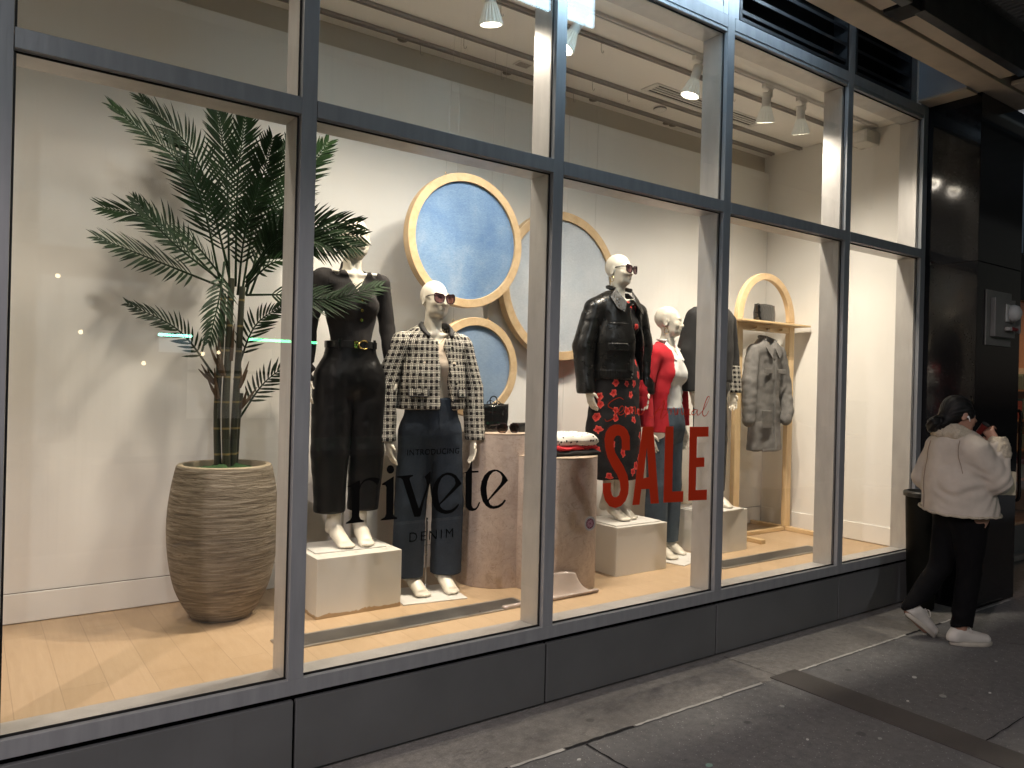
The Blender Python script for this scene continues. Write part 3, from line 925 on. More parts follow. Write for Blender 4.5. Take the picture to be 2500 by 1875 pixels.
FRONDS = [
    [(1.088, 1.15, 2.045), (0.906, 1.08, 2.602), (0.53, 0.98, 2.855)], [(1.108, 1.15, 2.198), (0.951, 1.2, 2.741), (0.674, 1.15, 2.981)],
    [(1.119, 1.15, 2.091), (1.103, 1.2, 2.683), (1.046, 1.2, 3.045)], [(1.15, 1.15, 2.094), (1.134, 1.1, 2.625), (1.144, 1.02, 2.981)],
    [(1.183, 1.15, 2.053), (1.242, 1.1, 2.578), (1.278, 1.0, 2.866)], [(1.205, 1.15, 2.055), (1.346, 1.22, 2.572), (1.451, 1.25, 2.941)],
    [(1.226, 1.15, 2.057), (1.396, 1.1, 2.581), (1.581, 1.0, 2.907)], [(1.069, 1.12, 2.084), (0.748, 1.0, 2.162), (0.469, 0.88, 2.227)],
    [(1.076, 1.15, 2.109), (0.781, 1.2, 2.386), (0.528, 1.18, 2.423)], [(1.087, 1.15, 2.11), (0.811, 1.05, 2.276), (0.634, 1.0, 2.445)],
    [(1.06, 1.12, 1.60), (0.866, 1.08, 1.835), (0.622, 1.02, 1.949)], [(1.072, 1.08, 2.208), (1.024, 0.98, 2.005), (0.968, 0.93, 1.795)],
    [(1.155, 1.15, 1.60), (1.243, 1.12, 1.881), (1.371, 1.05, 2.007)], [(1.202, 1.15, 2.143), (1.373, 1.02, 2.41), (1.708, 0.88, 2.468)], [(1.204, 1.14, 2.13), (1.42, 1.0, 2.40), (1.72, .86, 2.40)], [(1.206, 1.14, 2.12), (1.40, .98, 2.38), (1.69, .84, 2.33)],
    [(1.203, 1.15, 2.121), (1.345, 1.0, 2.359), (1.605, 0.85, 2.307)], [(1.19, 1.1, 2.05), (1.353, 1.0, 2.056), (1.583, 0.95, 2.05), (1.861, 0.9, 2.139)],
    [(1.19, 1.15, 1.40), (1.304, 1.15, 1.575), (1.419, 1.1, 1.69)], [(1.203, 1.15, 2.099), (1.339, 1.25, 2.348), (1.483, 1.35, 2.569)],
    [(1.189, 1.1, 2.093), (1.289, 0.95, 2.217), (1.406, 0.85, 2.176)], [(1.105, 1.1, 2.085), (0.904, 0.95, 2.254), (0.77, 0.85, 2.301)],
    [(1.148, 1.1, 2.046), (1.138, 0.95, 2.367), (1.193, 0.88, 2.612)], [(1.129, 1.15, 2.092), (1.064, 1.3, 2.498), (0.929, 1.38, 2.756)]]
def frond(k, pts):
    P = [Vector(q) - PO for q in smooth_path(pts, 14)]
    n = len(P)
    L = sum((P[i + 1] - P[i]).length for i in range(n - 1))
    m = MB()
    m.tube(P, [.0065 * (1 - .75 * i / n) for i in range(n)], 6)
    step = .0212
    cnt = int(L * .76 / step)
    small = L < .62
    up0 = Vector((random.uniform(-.25, .25), -.75, .65)).normalized()
    if pts[-1][0] > 1.59 and pts[-1][2] > 2.2: up0 = Vector((-.4, -.9, random.uniform(-.1, .3))).normalized()
    for j in range(cnt):
        t = .24 + .76 * j / (cnt - 1)
        fi = t * (n - 1); i0 = min(int(fi), n - 2)
        p = P[i0].lerp(P[i0 + 1], fi - i0)
        T = (P[min(i0 + 1, n - 1)] - P[max(i0 - 1, 0)]).normalized()
        U = (up0 - T * up0.dot(T)).normalized()
        S = T.cross(U)
        prof = min(1, .45 + 1.3 * t) * (1 - .62 * max(0, (t - .5) / .5) ** 1.6)
        ll = (.115 if small else .172) * prof
        for sg in (-1, 1):
            ang = R(64 - 30 * t + random.uniform(-4, 4))
            D = (T * math.cos(ang) + S * sg * math.sin(ang) + U * random.uniform(.02, .20)).normalized()
            l = ll * random.uniform(.85, 1.1)
            W_ = D.cross(U).normalized()
            Un = W_.cross(D)
            droop = random.uniform(.06, .20) * l
            vs, fs = [], []
            prs = ((0, .25), (.22, .9), (.5, 1.0), (.78, .62), (1.0, .03))
            for (q, wd) in prs:
                c = p + D * (l * q) + Vector((0, 0, -1)) * (droop * q * q) + T * (.16 * l * q * q)
                w = .0067 * wd
                vs += [c - W_ * w, c - Un * (.0022 * wd), c + W_ * w]
            for a in range(len(prs) - 1):
                fs += [(a * 3, a * 3 + 1, a * 3 + 4, a * 3 + 3), (a * 3 + 1, a * 3 + 2, a * 3 + 5, a * 3 + 4)]
            m.add(vs, fs)
    m.build('frond', M_LEAF, pm_, True)
for k, q in enumerate(FRONDS): frond(k, q)

# ------------------------------------------------------------------ plinths and pedestals
def m_plinth(name, worn):
    g = G(name)
    v = g.coord('Object')
    f = g.noise(v, 2.5, 4)
    base = g.ramp(f, [(.3, (.66, .64, .58)), (.7, (.72, .70, .65))])
    # chipped paint along bottom edge, the look of old wood below
    tc = g.n('ShaderNodeTexCoord'); sx = g.n('ShaderNodeSeparateXYZ'); g.l(tc.outputs['Object'], sx.inputs[0])
    n = g.noise(v, 14, 6, .7)
    edge = g.math('SUBTRACT', g.math('MULTIPLY', n, worn), sx.outputs[2])
    edge2 = g.math('SUBTRACT', sx.outputs[2], g.math('SUBTRACT', .325, g.math('MULTIPLY', g.noise(g.coord('Object', (1, 1, 1), (1, 1, 0)), 20, 5, .75), worn * .5)))
    chip = g.ramp(g.math('MULTIPLY', edge, 60), [(.4, (0,) * 3), (.6, (1,) * 3)])
    chip2 = g.ramp(g.math('MULTIPLY', edge2, 60), [(.4, (0,) * 3), (.6, (.8,) * 3)])
    c = g.mix(chip, base, (.42, .30, .17)); c = g.mix(chip2, c, (.30, .24, .16))
    sc = g.noise(g.coord('Object', (2, 2, 9)), 6, 5, .75)
    c = g.mix(g.ramp(sc, [(.68, (0,) * 3), (.74, (.5,) * 3)]), c, (.45, .40, .33))
    g.set(Base_Color=c, Roughness=.35, Specular_IOR_Level=.4)
    return g.m
M_PL1 = m_plinth('worn white plinth paint', .055); M_PL2 = m_plinth('white plinth paint', .012)
def plinth(x0, x1, y0, y1, h, m, label):
    t = MB().box(x0, x1, y0, y1, 0, h).build('plinth', m, None, bevel=.003, loc=(0, 0, FLOOR))
    # move origin to the base centre
    c = Vector(((x0 + x1) / 2, (y0 + y1) / 2, 0))
    t.data.transform(Matrix.Translation(-c)); t.location = (c.x, c.y, FLOOR)
    tag(t, label, 'plinth', 'white display plinths')
    return t
plinth(1.50, 1.99, .795, 1.20, .316, M_PL1, 'white plinth with chipped edges under the mannequin in the black cardigan')
plinth(3.493, 3.967, .655, 1.06, .322, M_PL2, 'clean white plinth under the mannequin in the leather jacket')
plinth(4.53, 4.999, .770, 1.17, .320, M_PL2, 'white plinth by the wooden clothes rack, mostly behind a mullion')

def m_marble():
    g = G('pink beige stone laminate')
    v = g.coord('Object')
    f = g.noise(v, 5, 8, .7, .4); cl = g.noise(v, 28, 6, .75)
    c = g.ramp(f, [(.3, (.46, .38, .335)), (.55, (.57, .485, .435)), (.75, (.65, .57, .515))])
    c = g.mix(g.ramp(cl, [(.35, (.35,) * 3), (.6, (0,) * 3)]), c, (.34, .275, .235))
    vein = g.noise(v, 7, 4, .6, 2.5)
    vn = g.math('ABSOLUTE', g.math('SUBTRACT', vein, .5))
    c = g.mix(g.ramp(vn, [(.0, (.5,) * 3), (.012, (0,) * 3)]), c, (.15, .10, .075))
    g.set(Base_Color=c, Roughness=.62, Specular_IOR_Level=.25)
    return g.m
M_MARB = m_marble()
p1 = thing('pedestal', 'tall round pedestal of pinkish stone laminate holding the patent bag', 'pedestal', (2.775, 1.03, FLOOR), 0, 'round stone pedestals')
MB().lathe([(.243, .001), (.245, .004), (.245, .9395)], 96).build('shaft', M_MARB, p1, 'auto')
MB().lathe([(.245, .940), (.2462, .942), (.2462, .946), (.245, .947)], 96).build('top', mat('pale pedestal top', (.50, .40, .31), .35), p1, 'auto')
p2 = thing('pedestal', 'shorter round pedestal of pinkish stone laminate under the folded clothes', 'pedestal', (3.04, .76, FLOOR), 0, 'round stone pedestals')
MB().lathe([(.266, .001), (.268, .004), (.268, .8085)], 96).build('shaft', M_MARB, p2, 'auto')
MB().lathe([(.268, .809), (.2692, .811), (.2692, .815), (.268, .816)], 96).build('top', mat('pale pedestal top two', (.50, .40, .31), .35), p2, 'auto')
P1Z, P2Z = FLOOR + .947, FLOOR + .816

# curled translucent plastic sheet at the foot of the shorter pedestal
def m_film():
    g = G('cloudy plastic sheet')
    g.nt.nodes.remove(g.b)
    tr = g.n('ShaderNodeBsdfTransparent', Color=(.95, .90, .86, 1)); df_ = g.n('ShaderNodeBsdfDiffuse', Color=(.72, .62, .56, 1)); gl = g.n('ShaderNodeBsdfGlossy', Roughness=.12)
    a = g.n('ShaderNodeMixShader', Fac=.5); b_ = g.n('ShaderNodeMixShader', Fac=.07)
    g.l(tr.outputs[0], a.inputs[1]); g.l(df_.outputs[0], a.inputs[2]); g.l(a.outputs[0], b_.inputs[1]); g.l(gl.outputs[0], b_.inputs[2]); g.l(b_.outputs[0], g.out.inputs[0])
    return g.m
m = MB(); nu, nv = 24, 14; vs = []
for j in range(nv):
    v_ = j / (nv - 1)
    for i in range(nu):
        u_ = i / (nu - 1)
        hw = .36 - .26 * v_ ** .55
        x = 2.80 + (u_ * 2 - 1) * hw + .10 * v_
        z = FLOOR + .02 + .125 * (v_ ** 1.7) * (1 - .15 * (u_ * 2 - 1) ** 2)
        y = .435 + .055 * v_ + .01 * math.sin(u_ * 6)
        vs.append((x, y, z))
m.add(vs, [(j * nu + i, j * nu + i + 1, (j + 1) * nu + i + 1, (j + 1) * nu + i) for j in range(nv - 1) for i in range(nu - 1)])
m.tube([(2.44, .44, FLOOR + .013), (2.8, .437, FLOOR + .013), (3.14, .445, FLOOR + .013)], .012, 10)
t = m.build('plastic_sheet', m_film(), None, True)
sm_ = t.modifiers.new('Solidify', 'SOLIDIFY'); sm_.thickness = .0012
tag(t, 'curled cloudy plastic sheet left on the floor against the shorter pedestal', 'plastic sheet')

# ------------------------------------------------------------------ hanging round denim panels
def m_wood(name, a, b, sc=(1, 1, 14)):
    g = G(name)
    f = g.noise(g.coord('Object', sc), 3, 5, .6, .6)
    g.set(Base_Color=g.ramp(f, [(.3, a), (.7, b)]), Roughness=.45, Specular_IOR_Level=.4)
    return g.m
M_HOOP = m_wood('pale bent wood', (.52, .365, .20), (.66, .49, .30), (5, 30, 5))
def m_denim_panel(name, lo, hi, bleach):
    g = G(name)
    v = g.coord('Object')
    tw = g.n('ShaderNodeTexWave', wave_type='BANDS', bands_direction='Z', Scale=42, Distortion=.8, Detail=2)
    g.l(g.coord('Object', (1, 1, 1.0), (0, R(9), 0)), tw.inputs[0])
    f = g.noise(v, 3.2, 4, .6, .4)
    n = g.noise(g.coord('Object', (1, 1, 5)), 60, 3, .7)
    c = g.ramp(f, [(.28, lo), (.55, hi), (.78, bleach)])
    c = g.mix(g.math('MULTIPLY', tw.outputs[1], .32), c, tuple(min(1, x * 1.5 + .06) for x in hi))
    c = g.mix(g.ramp(n, [(.35, (.35,) * 3), (.65, (0,) * 3)]), c, tuple(x * .6 for x in lo))
    g.set(Base_Color=c, Roughness=.9, Specular_IOR_Level=.1)
    g.bump(tw.outputs[1], .3, .002)
    return g.m
def hoop(x, y, z, r, m, label, wires, name='round_panel'):
    t = thing(name, label, 'wall panel', (x, y, z), 0, 'round denim panels hanging on wires')
    N = 128; w = r * .115 if r > .5 else .052
    vs, fs = [], []
    for k in range(N):
        a = 2 * math.pi * k / N
        for (rr, yy) in ((r, -.02), (r, .045), (r - w, .045), (r - w, -.02)):
            vs.append((rr * math.cos(a), yy, rr * math.sin(a)))
    for k in range(N):
        q = (k + 1) % N
        for a in range(4): fs.append((k * 4 + a, k * 4 + (a + 1) % 4, q * 4 + (a + 1) % 4, q * 4 + a))
    MB().add(vs, fs).build('hoop', M_HOOP, t, 'auto', bevel=.002)
    d = MB().lathe([(0.0001, -.004), (r * .5, -.004), (r - w - .001, -.0035), (r - w - .001, .004)], 96, capb=False, capt=True).xform(Matrix.Rotation(R(90), 4, 'X'))
    d.build('denim', m, t)
    for (dx, tx) in wires:
        zz = math.sqrt(r * r - dx * dx)
        MB().tube([(dx + .006 * math.cos(a * .55), .012, zz + .012 + .008 * math.sin(a * .55)) for a in range(11)], .0016, 6).build('hook', mat_brass, t, True)
        wtop = CEIL - .03 - z
        MB().cyl((dx, .012, zz + .016), (tx, .0, wtop), .0009, .0009, 6).build('wire', mat('thin steel wire', (.5, .48, .44), .4, .5), t)
mat_brass = mat('brass', (.55, .38, .12), .3, .9)
hoop(2.584, 1.155, 2.5225, .4265, m_denim_panel('denim bright blue', (.075, .165, .36), (.19, .30, .46), (.36, .44, .54)), 'large round wooden hoop stretched with bright blue denim, foremost of three', [(-.155, -.12), (.283, .283)])
hoop(3.5885, 1.415, 2.3506, .552, m_denim_panel('denim pale', (.38, .43, .49), (.50, .54, .58), (.60, .62, .63)), 'largest round hoop with pale washed denim, behind the mullion and the leather jacket', [(-.2, -.2), (.33, .33)])
hoop(2.676, 1.155, 1.716, .3226, m_denim_panel('denim mid blue', (.17, .255, .40), (.25, .34, .46), (.33, .41, .50)), 'smallest round hoop with mid blue denim, low beside the checked jacket', [(-.165, -.165), (.1, .1)])
# loose hooks on the tracks
for (x, y, dz) in ((2.47, .655, 0), (2.53, 1.155, 0), (3.0, 1.415, 0), (3.62, 1.155, 0), (3.97, 1.155, 0), (4.50, .655, 0), (4.56, .655, 0), (3.25, .655, 0), (2.36, 1.415, 0), (3.66, 1.415, 0)):
    t = MB().tube([(0, 0, 0), (0, 0, -.05), (.004, 0, -.066), (.013, 0, -.070), (.020, 0, -.062), (.021, 0, -.052)], .0018, 6).build('track_hook', M_TRACK, None, True, loc=(x, y, CEIL - .022))
    tag(t, 'thin bent wire hook hanging empty from a ceiling track', 'hook', 'empty hooks on the ceiling tracks')

# ------------------------------------------------------------------ things on the pedestals
def m_patent(name='black patent leather'):
    g = G(name)
    v = g.coord('Object')
    vo = g.n('ShaderNodeTexVoronoi', Scale=46, feature='F1'); g.l(v, vo.inputs['Vector'])
    g.set(Base_Color=(.006, .006, .0065), Roughness=.07, Specular_IOR_Level=.6, Coat_Weight=.4)
    g.bump(g.math('ADD', vo.outputs['Distance'], g.math('MULTIPLY', g.noise(v, 9, 2), 1.5)), .3, .012)
    return g.m
M_PAT = m_patent()
def soft_box(name, w, d, h, m, parent, loc=(0, 0, 0), rotz=0, top=1.0, bulge=.08, open_top=False):
    """rounded tote body: rings of a superellipse"""
    mb = MB(); N = 48; rings = [(0, .88), (.03, .97), (.12, 1.0), (.5, 1 + bulge * .5), (.85, 1.0), (1, 1.0)]
    vs, fs = [], []
    for (q, s_) in rings:
        tp = 1 + (top - 1) * q
        for k in range(N):
            a = 2 * math.pi * k / N
            cx, sx = math.cos(a), math.sin(a)
            e = .45
            px = abs(cx) ** e * math.copysign(1, cx) * w / 2 * s_ * tp; py = abs(sx) ** e * math.copysign(1, sx) * d / 2 * s_ * (1 - .35 * q)
            vs.append((px, py, h * q + .004 * math.sin(5 * a + q * 3) * q))
    n = len(rings)
    if open_top:
        for (q, s_) in ((1, .95), (.8, .93)):
            for k in range(N):
                a = 2 * math.pi * k / N; cx, sx = math.cos(a), math.sin(a); tp = 1 + (top - 1) * q
                vs.append((abs(cx) ** .45 * math.copysign(1, cx) * w / 2 * s_ * tp, abs(sx) ** .45 * math.copysign(1, sx) * d / 2 * s_ * .6, h * q - .002))
        n += 2
    for k in range(n - 1): fs += [(k * N + a, k * N + (a + 1) % N, (k + 1) * N + (a + 1) % N, (k + 1) * N + a) for a in range(N)]
    fs += [tuple(range(N - 1, -1, -1)), tuple((n - 1) * N + a for a in range(N))]
    o = mb.add(vs, fs).build(name, m, parent, True, loc=loc)
    o.rotation_euler = (0, 0, rotz)
    return o
bg = thing('tote_bag', 'small black patent tote bag with a ring handle on the tall pedestal', 'bag', (2.735, 1.03, P1Z), R(-4))
soft_box('body', .185, .11, .175, M_PAT, bg, top=1.2, open_top=True)
MB().tube([(.0 + .026 * math.cos(a), -.012, .196 + .028 * math.sin(a)) for a in [2 * math.pi * k / 24 for k in range(24)]], .0042, 8, close=True).build('handle', M_PAT, bg, True)
MB().tube(smooth_path([(-.05, -.02, .165), (-.052, -.022, .185), (-.035, -.03, .197), (-.01, -.032, .188), (.004, -.034, .17)], 6), .0028, 6).tube(smooth_path([(.045, -.03, .165), (.035, -.034, .185), (.018, -.035, .190), (.004, -.034, .17), (.006, -.036, .15)], 6), .0028, 6).tube([(-.022, -.0455, .02), (-.026, -.047, .14)], .002, 6).build('strap', M_PAT, bg, True)
cl = thing('clutch', 'flat black leather clutch lying at the right edge of the tall pedestal', 'bag', (2.925, .955, P1Z), R(6))
o = MB().box(-.075, .075, -.05, .05, .001, .052).build('body', mat('black grained leather', (.012, .012, .013), .35, bump=.4, bscale=140), cl, bevel=.012, seg=3)
MB().box(-.076, .076, -.051, .02, .0525, .058).build('flap', mat('black grained leather flap', (.012, .012, .013), .35, bump=.4, bscale=140), cl, bevel=.004)
M_SHADE = mat('tortoise frame', (.018, .008, .011), .12, var=.4, vscale=40)
def m_tint(name, top, bot):
    g = G(name)
    g.nt.nodes.remove(g.b)
    tc = g.n('ShaderNodeTexCoord'); sx = g.n('ShaderNodeSeparateXYZ'); g.l(tc.outputs['Generated'], sx.inputs[0])
    col = g.ramp(sx.outputs[2], [(.0, bot), (1.0, top)])
    tr = g.n('ShaderNodeBsdfTransparent'); g.l(col, tr.inputs[0])
    gl = g.n('ShaderNodeBsdfGlossy', Roughness=.03); mx = g.n('ShaderNodeMixShader', Fac=.08)
    g.l(tr.outputs[0], mx.inputs[1]); g.l(gl.outputs[0], mx.inputs[2]); g.l(mx.outputs[0], g.out.inputs[0])
    return g.m
M_TINT = m_tint('plum gradient lens', (.03, .01, .02), (.30, .17, .20))
M_TINT2 = m_tint('brown gradient lens', (.04, .03, .03), (.52, .37, .29))
def lens_shape(cx, w, h, rnd, cat=.0, n=28, sg=1):
    out = []
    for k in range(n):
        a = 2 * math.pi * k / n
        c, s = math.cos(a), math.sin(a)
        x = abs(c) ** rnd * math.copysign(w, c); z = abs(s) ** rnd * math.copysign(h, s)
        z += cat * max(0, sg * x / w) * (1 if z > 0 else .25)
        if z < 0: x *= 1 - .18 * (-z / h)
        out.append((cx + x, z))
    return out
def sunglasses(parent, M, w=.031, h=.024, rnd=.62, cat=.006, gap=.010, tint=None, temple=.125, hinge_w=.069):
    """frame with two rims and temples, two tinted lenses; local: lenses face -y"""
    fr, lens = MB(), MB()
    for sg in (-1, 1):
        cx = sg * (w + gap / 2 + .002)
        sh = lens_shape(cx, w, h, rnd, cat, 28, sg)
        fr.tube([(x, .006 * (abs(x) / .06) ** 2, z) for x, z in sh], .0036, 6, close=True)
        lens.add([(x, .001 + .006 * (abs(x) / .06) ** 2, z) for x, z in sh], [tuple(range(len(sh)))])
        fr.tube([(sg * (2 * w + gap / 2), .006, h * .72), (sg * hinge_w, .012, h * .72), (sg * (hinge_w + .006), .05, h * .70), (sg * (hinge_w + .004), temple * .85, h * .6), (sg * (hinge_w + .001), temple + .015, h * .1)], [.0034, .004, .0034, .003, .0026], 6)
    fr.tube([(-gap / 2 - .004, .0, h * .35), (0, -.002, h * .5), (gap / 2 + .004, .0, h * .35)], .003, 6)
    f = fr.xform(M).build('sunglasses', M_SHADE, parent, True)
    lens.xform(M).build('lens', tint or M_TINT, f)
    return f
sg_ = sunglasses(None, Matrix.Identity(4), .035, .029, .8, 0, .012, M_TINT2, .12, .078)
sg_.location = (2.735, .845, P1Z + .031); sg_.rotation_euler = (R(-4), 0, R(-6))
tag(sg_, 'round brown sunglasses standing folded open at the front of the tall pedestal', 'sunglasses')
def garment_fold(name, w, d, h, m, loc, label, seed, rotz=0):
    mb = MB(); nx, ny = 40, 28
    def P(i, j, top):
        u, v = i / (nx - 1) * 2 - 1, j / (ny - 1) * 2 - 1
        x, y = u * w / 2, v * d / 2
        e = min(1, (1 - abs(u)) * 9) ** .5 * min(1, (1 - abs(v)) * 7) ** .5
        b = vnoise(np.array([[x * 16, y * 16, seed]]), seed)[0]
        if top: return (x, y, h * (.55 + .45 * e) * (1 + .18 * b) + .004 * math.sin(x * 40 + y * 30))
        return (x, y, .45 * h * (1 - e))
    top = [P(i, j, 1) for j in range(ny) for i in range(nx)]; bot = [P(i, j, 0) for j in range(ny) for i in range(nx)]
    n = nx * ny
    fs = [(j * nx + i, j * nx + i + 1, (j + 1) * nx + i + 1, (j + 1) * nx + i) for j in range(ny - 1) for i in range(nx - 1)]
    f2 = [tuple(n + q for q in f[::-1]) for f in fs]
    rim = [i for i in range(nx)] + [j * nx + nx - 1 for j in range(1, ny)] + [(ny - 1) * nx + i for i in range(nx - 2, -1, -1)] + [j * nx for j in range(ny - 2, 0, -1)]
    f3 = [(rim[k], n + rim[k], n + rim[(k + 1) % len(rim)], rim[(k + 1) % len(rim)]) for k in range(len(rim))]
    o = mb.add(top + bot, fs + f2 + f3).build(name, m, None, True, loc=loc)
    o.rotation_euler = (0, 0, rotz)
    tag(o, label, 'folded garment', 'folded clothes stacked on the shorter pedestal')
def m_dots():
    g = G('white polka dot cloth')
    vo = g.n('ShaderNodeTexVoronoi', Scale=40, Randomness=.6); g.l(g.coord('Object', (1, 1, 1)), vo.inputs['Vector'])
    g.set(Base_Color=g.mix(g.ramp(vo.outputs['Distance'], [(.26, (1,) * 3), (.32, (0,) * 3)]), (.80, .77, .70), (.012, .01, .012)), Roughness=.9)
    return g.m
garment_fold('folded_garment', .40, .30, .036, mat('black knit', (.012, .011, .012), .9, bump=.4, bscale=200), (3.075, .735, P2Z), 'folded black garment at the bottom of the stack', 3)
garment_fold('folded_garment', .345, .28, .038, mat('red knit', (.55, .02, .03), .85, bump=.4, bscale=200), (3.085, .735, P2Z + .030), 'folded red garment in the middle of the stack', 5, R(3))
garment_fold('folded_garment', .37, .28, .070, m_dots(), (3.08, .735, P2Z + .060), 'folded white garment with black dots on top of the stack', 9, R(-3))

# ------------------------------------------------------------------ wooden clothes rack with shelf, coat and bag
M_PINE = m_wood('pale pine', (.60, .42, .22), (.74, .56, .33), (22, 22, 1.2))
M_PINEX = m_wood('pale pine rail', (.58, .40, .21), (.72, .54, .31), (1.2, 22, 22))
rk = thing('clothes_rack', 'arched pale pine clothes rack with a shelf and footed base', 'clothes rack', (5.655, 1.13, FLOOR))
xa, xb = -.395, .395                       # post outer faces from the middle
for sx in (-1, 1):
    x0, x1 = sorted((sx * .40, sx * .325))
    MB().box(x0, x1, -.022, .022, .036, 1.86).build('post', M_PINE, rk, bevel=.003)
    MB().box(x0 + .01, x1 - .01, -.30, .38, .001, .035).build('foot', m_wood('pine foot', (.58, .40, .21), (.72, .54, .31), (22, 1.2, 22)), rk, bevel=.003)
MB().box(-.324, .324, -.02, .02, .002, .034).build('base_rail', M_PINEX, rk, bevel=.003)
N = 40; vs, fs = [], []
for k in range(N + 1):
    a = math.pi * k / N
    for (rr, yy) in ((1.0, -.021), (1.0, .021), (.85, .021), (.85, -.021)):
        vs.append((.40 * math.cos(a) * (rr if rr == 1 else .8125), yy, 1.8615 + (.408 if rr == 1 else .352) * math.sin(a)))
for k in range(N):
    for a in range(4): fs.append((k * 4 + a, k * 4 + (a + 1) % 4, (k + 1) * 4 + (a + 1) % 4, (k + 1) * 4 + a))
fs += [(0, 1, 2, 3), (N * 4 + 3, N * 4 + 2, N * 4 + 1, N * 4)]
MB().add(vs, fs).build('arch', M_HOOP, rk, 'auto', bevel=.003)
MB().box(-.50, .47, -.14, .10, 1.822, 1.838).build('shelf', M_PINEX, rk, bevel=.002)
MB().box(-.324, .324, -.018, .018, 1.762, 1.8215).build('hanging_rail', M_PINEX, rk, bevel=.003)
for x in (-.18, 0, .18): MB().cyl((x, -.019, 1.785), (x, -.055, 1.79), .009, .011, 14).build('peg', M_PINE, rk, True)
SHZ = FLOOR + 1.838
pb = soft_box('patent_bag', .25, .09, .15, M_PAT, None, (5.60, 1.10, SHZ + .0005), R(4), top=1.06, bulge=.12)
tag(pb, 'crumpled black patent pouch bag sitting on the rack shelf', 'bag')
# grey denim coat on a hanger
def m_denim(name, dark, light, sc=5, wale=300):
    g = G(name)
    v = g.coord('Object')
    f = g.noise(g.coord('Object', (1, 1, .7)), sc, 5, .65)
    th = g.noise(g.coord('Object', (wale, wale, wale * .35)), 1, 2)
    c = g.ramp(f, [(.32, dark), (.70, light)])
    c = g.mix(g.ramp(th, [(.4, (.22,) * 3), (.65, (0,) * 3)]), c, tuple(x * 1.5 + .01 for x in light))
    g.set(Base_Color=c, Roughness=.85, Specular_IOR_Level=.2)
    g.bump(g.math('ADD', th, g.math('MULTIPLY', g.noise(v, 26, 5, .7), 1.2)), .35, .006)
    return g.m
hg = thing('coat_hanger', 'wooden coat hanger hooked over the rack peg', 'hanger', (5.62, 1.085, FLOOR + 1.60))
MB().tube(smooth_path([(0, .0, .06), (0, .0, .13), (.004, 0, .16), (.022, .0, .178), (.03, 0, .165), (.03, 0, .155)], 6), .0022, 8).build('hook', mat('steel hook', (.5, .5, .5), .3, .9), hg, True)
MB().tube(smooth_path([(-.19, 0, -.03), (-.10, 0, .025), (0, 0, .06), (.10, 0, .025), (.19, 0, -.03)], 6), .011, 10).build('bar', M_PINE, hg, True)
M_COAT = m_denim('washed grey denim', (.085, .082, .080), (.175, .168, .16), 7)
ct = thing('denim_coat', 'long washed grey denim coat hanging on the wooden rack', 'coat', (5.62, 1.085, FLOOR + .72))
V = Vol((-.36, -.17, -.02), (.36, .17, 1.02), .008)
V.cone((-.13, 0, .87), (.13, 0, .87), .05, .05, .02, sy=.9)
V.chain([(0, 0, .84), (0, 0, .60), (0, 0, .36), (.0, 0, .05)], [.165, .165, .175, .205], .05, sy=.48)
V.ell((0, 0, .02), (.2, .095, .1), .03)
V.chain([(-.18, 0, .86), (-.245, -.01, .60), (-.26, -.035, .27)], [.060, .066, .052], .015, sy=.9)
V.chain([(.18, 0, .86), (.27, .0, .58), (.235, -.06, .36), (.19, -.08, .28)], [.060, .068, .058, .050], .015, sy=.9)
V.chain([(-.07, .01, .93), (.07, .01, .93)], [.045, .045], .02)
V.ell((.0, -.05, .97), (.055, .06, .07), .01, '-')
V.fn(lambda X, Y, Z: Z - .012, 0, '-')
V.fn(lambda X, Y, Z: np.maximum(np.maximum(np.abs(X - .015) - .0035, -(.065 - np.abs(Y + .13))), Z - .80), .004, '-')
def coat_fold(P):
    a = folds(.008, 16, 4, 4, .4)(P)
    return a + .003 * vnoise(P * np.array((12, 12, 30)), 8)
V.mesh('body', M_COAT, ct, 1, coat_fold)
c_ = MB()
for sx in (-1, 1):
    c_.add([(sx * .012, -.085, .885), (sx * .075, -.055, .955), (sx * .105, -.072, .90), (sx * .085, -.10, .845), (sx * .05, -.105, .80),
            (sx * .012, -.079, .885), (sx * .075, -.045, .962), (sx * .105, -.06, .905), (sx * .085, -.085, .85), (sx * .05, -.09, .805)],
           [(0, 1, 2, 3, 4), (9, 8, 7, 6, 5), (0, 5, 6, 1), (1, 6, 7, 2), (2, 7, 8, 3), (3, 8, 9, 4), (4, 9, 5, 0)])
c_.tube(smooth_path([(-.075, -.05, .955), (-.05, .04, .99), (0, .06, 1.0), (.05, .04, .99), (.075, -.05, .955)], 6), .013, 8)
c_.build('collar', M_COAT, ct, 'auto', bevel=.003)
k_ = MB()
for (x, z, w) in ((-.09, .71, .10), (.10, .71, .10)): k_.box(x - w / 2, x + w / 2, -.097, -.086, z - .035, z + .005)
for (x, z, w) in ((-.11, .36, .13),): k_.box(x - w / 2, x + w / 2, -.108, -.098, z - .15, z)
k_.build('pocket', M_COAT, ct, bevel=.004)
# soft hem bands
MB().box(-.17, .0, -.112, -.102, .012, .035).build('hem', M_COAT, ct, bevel=.004)

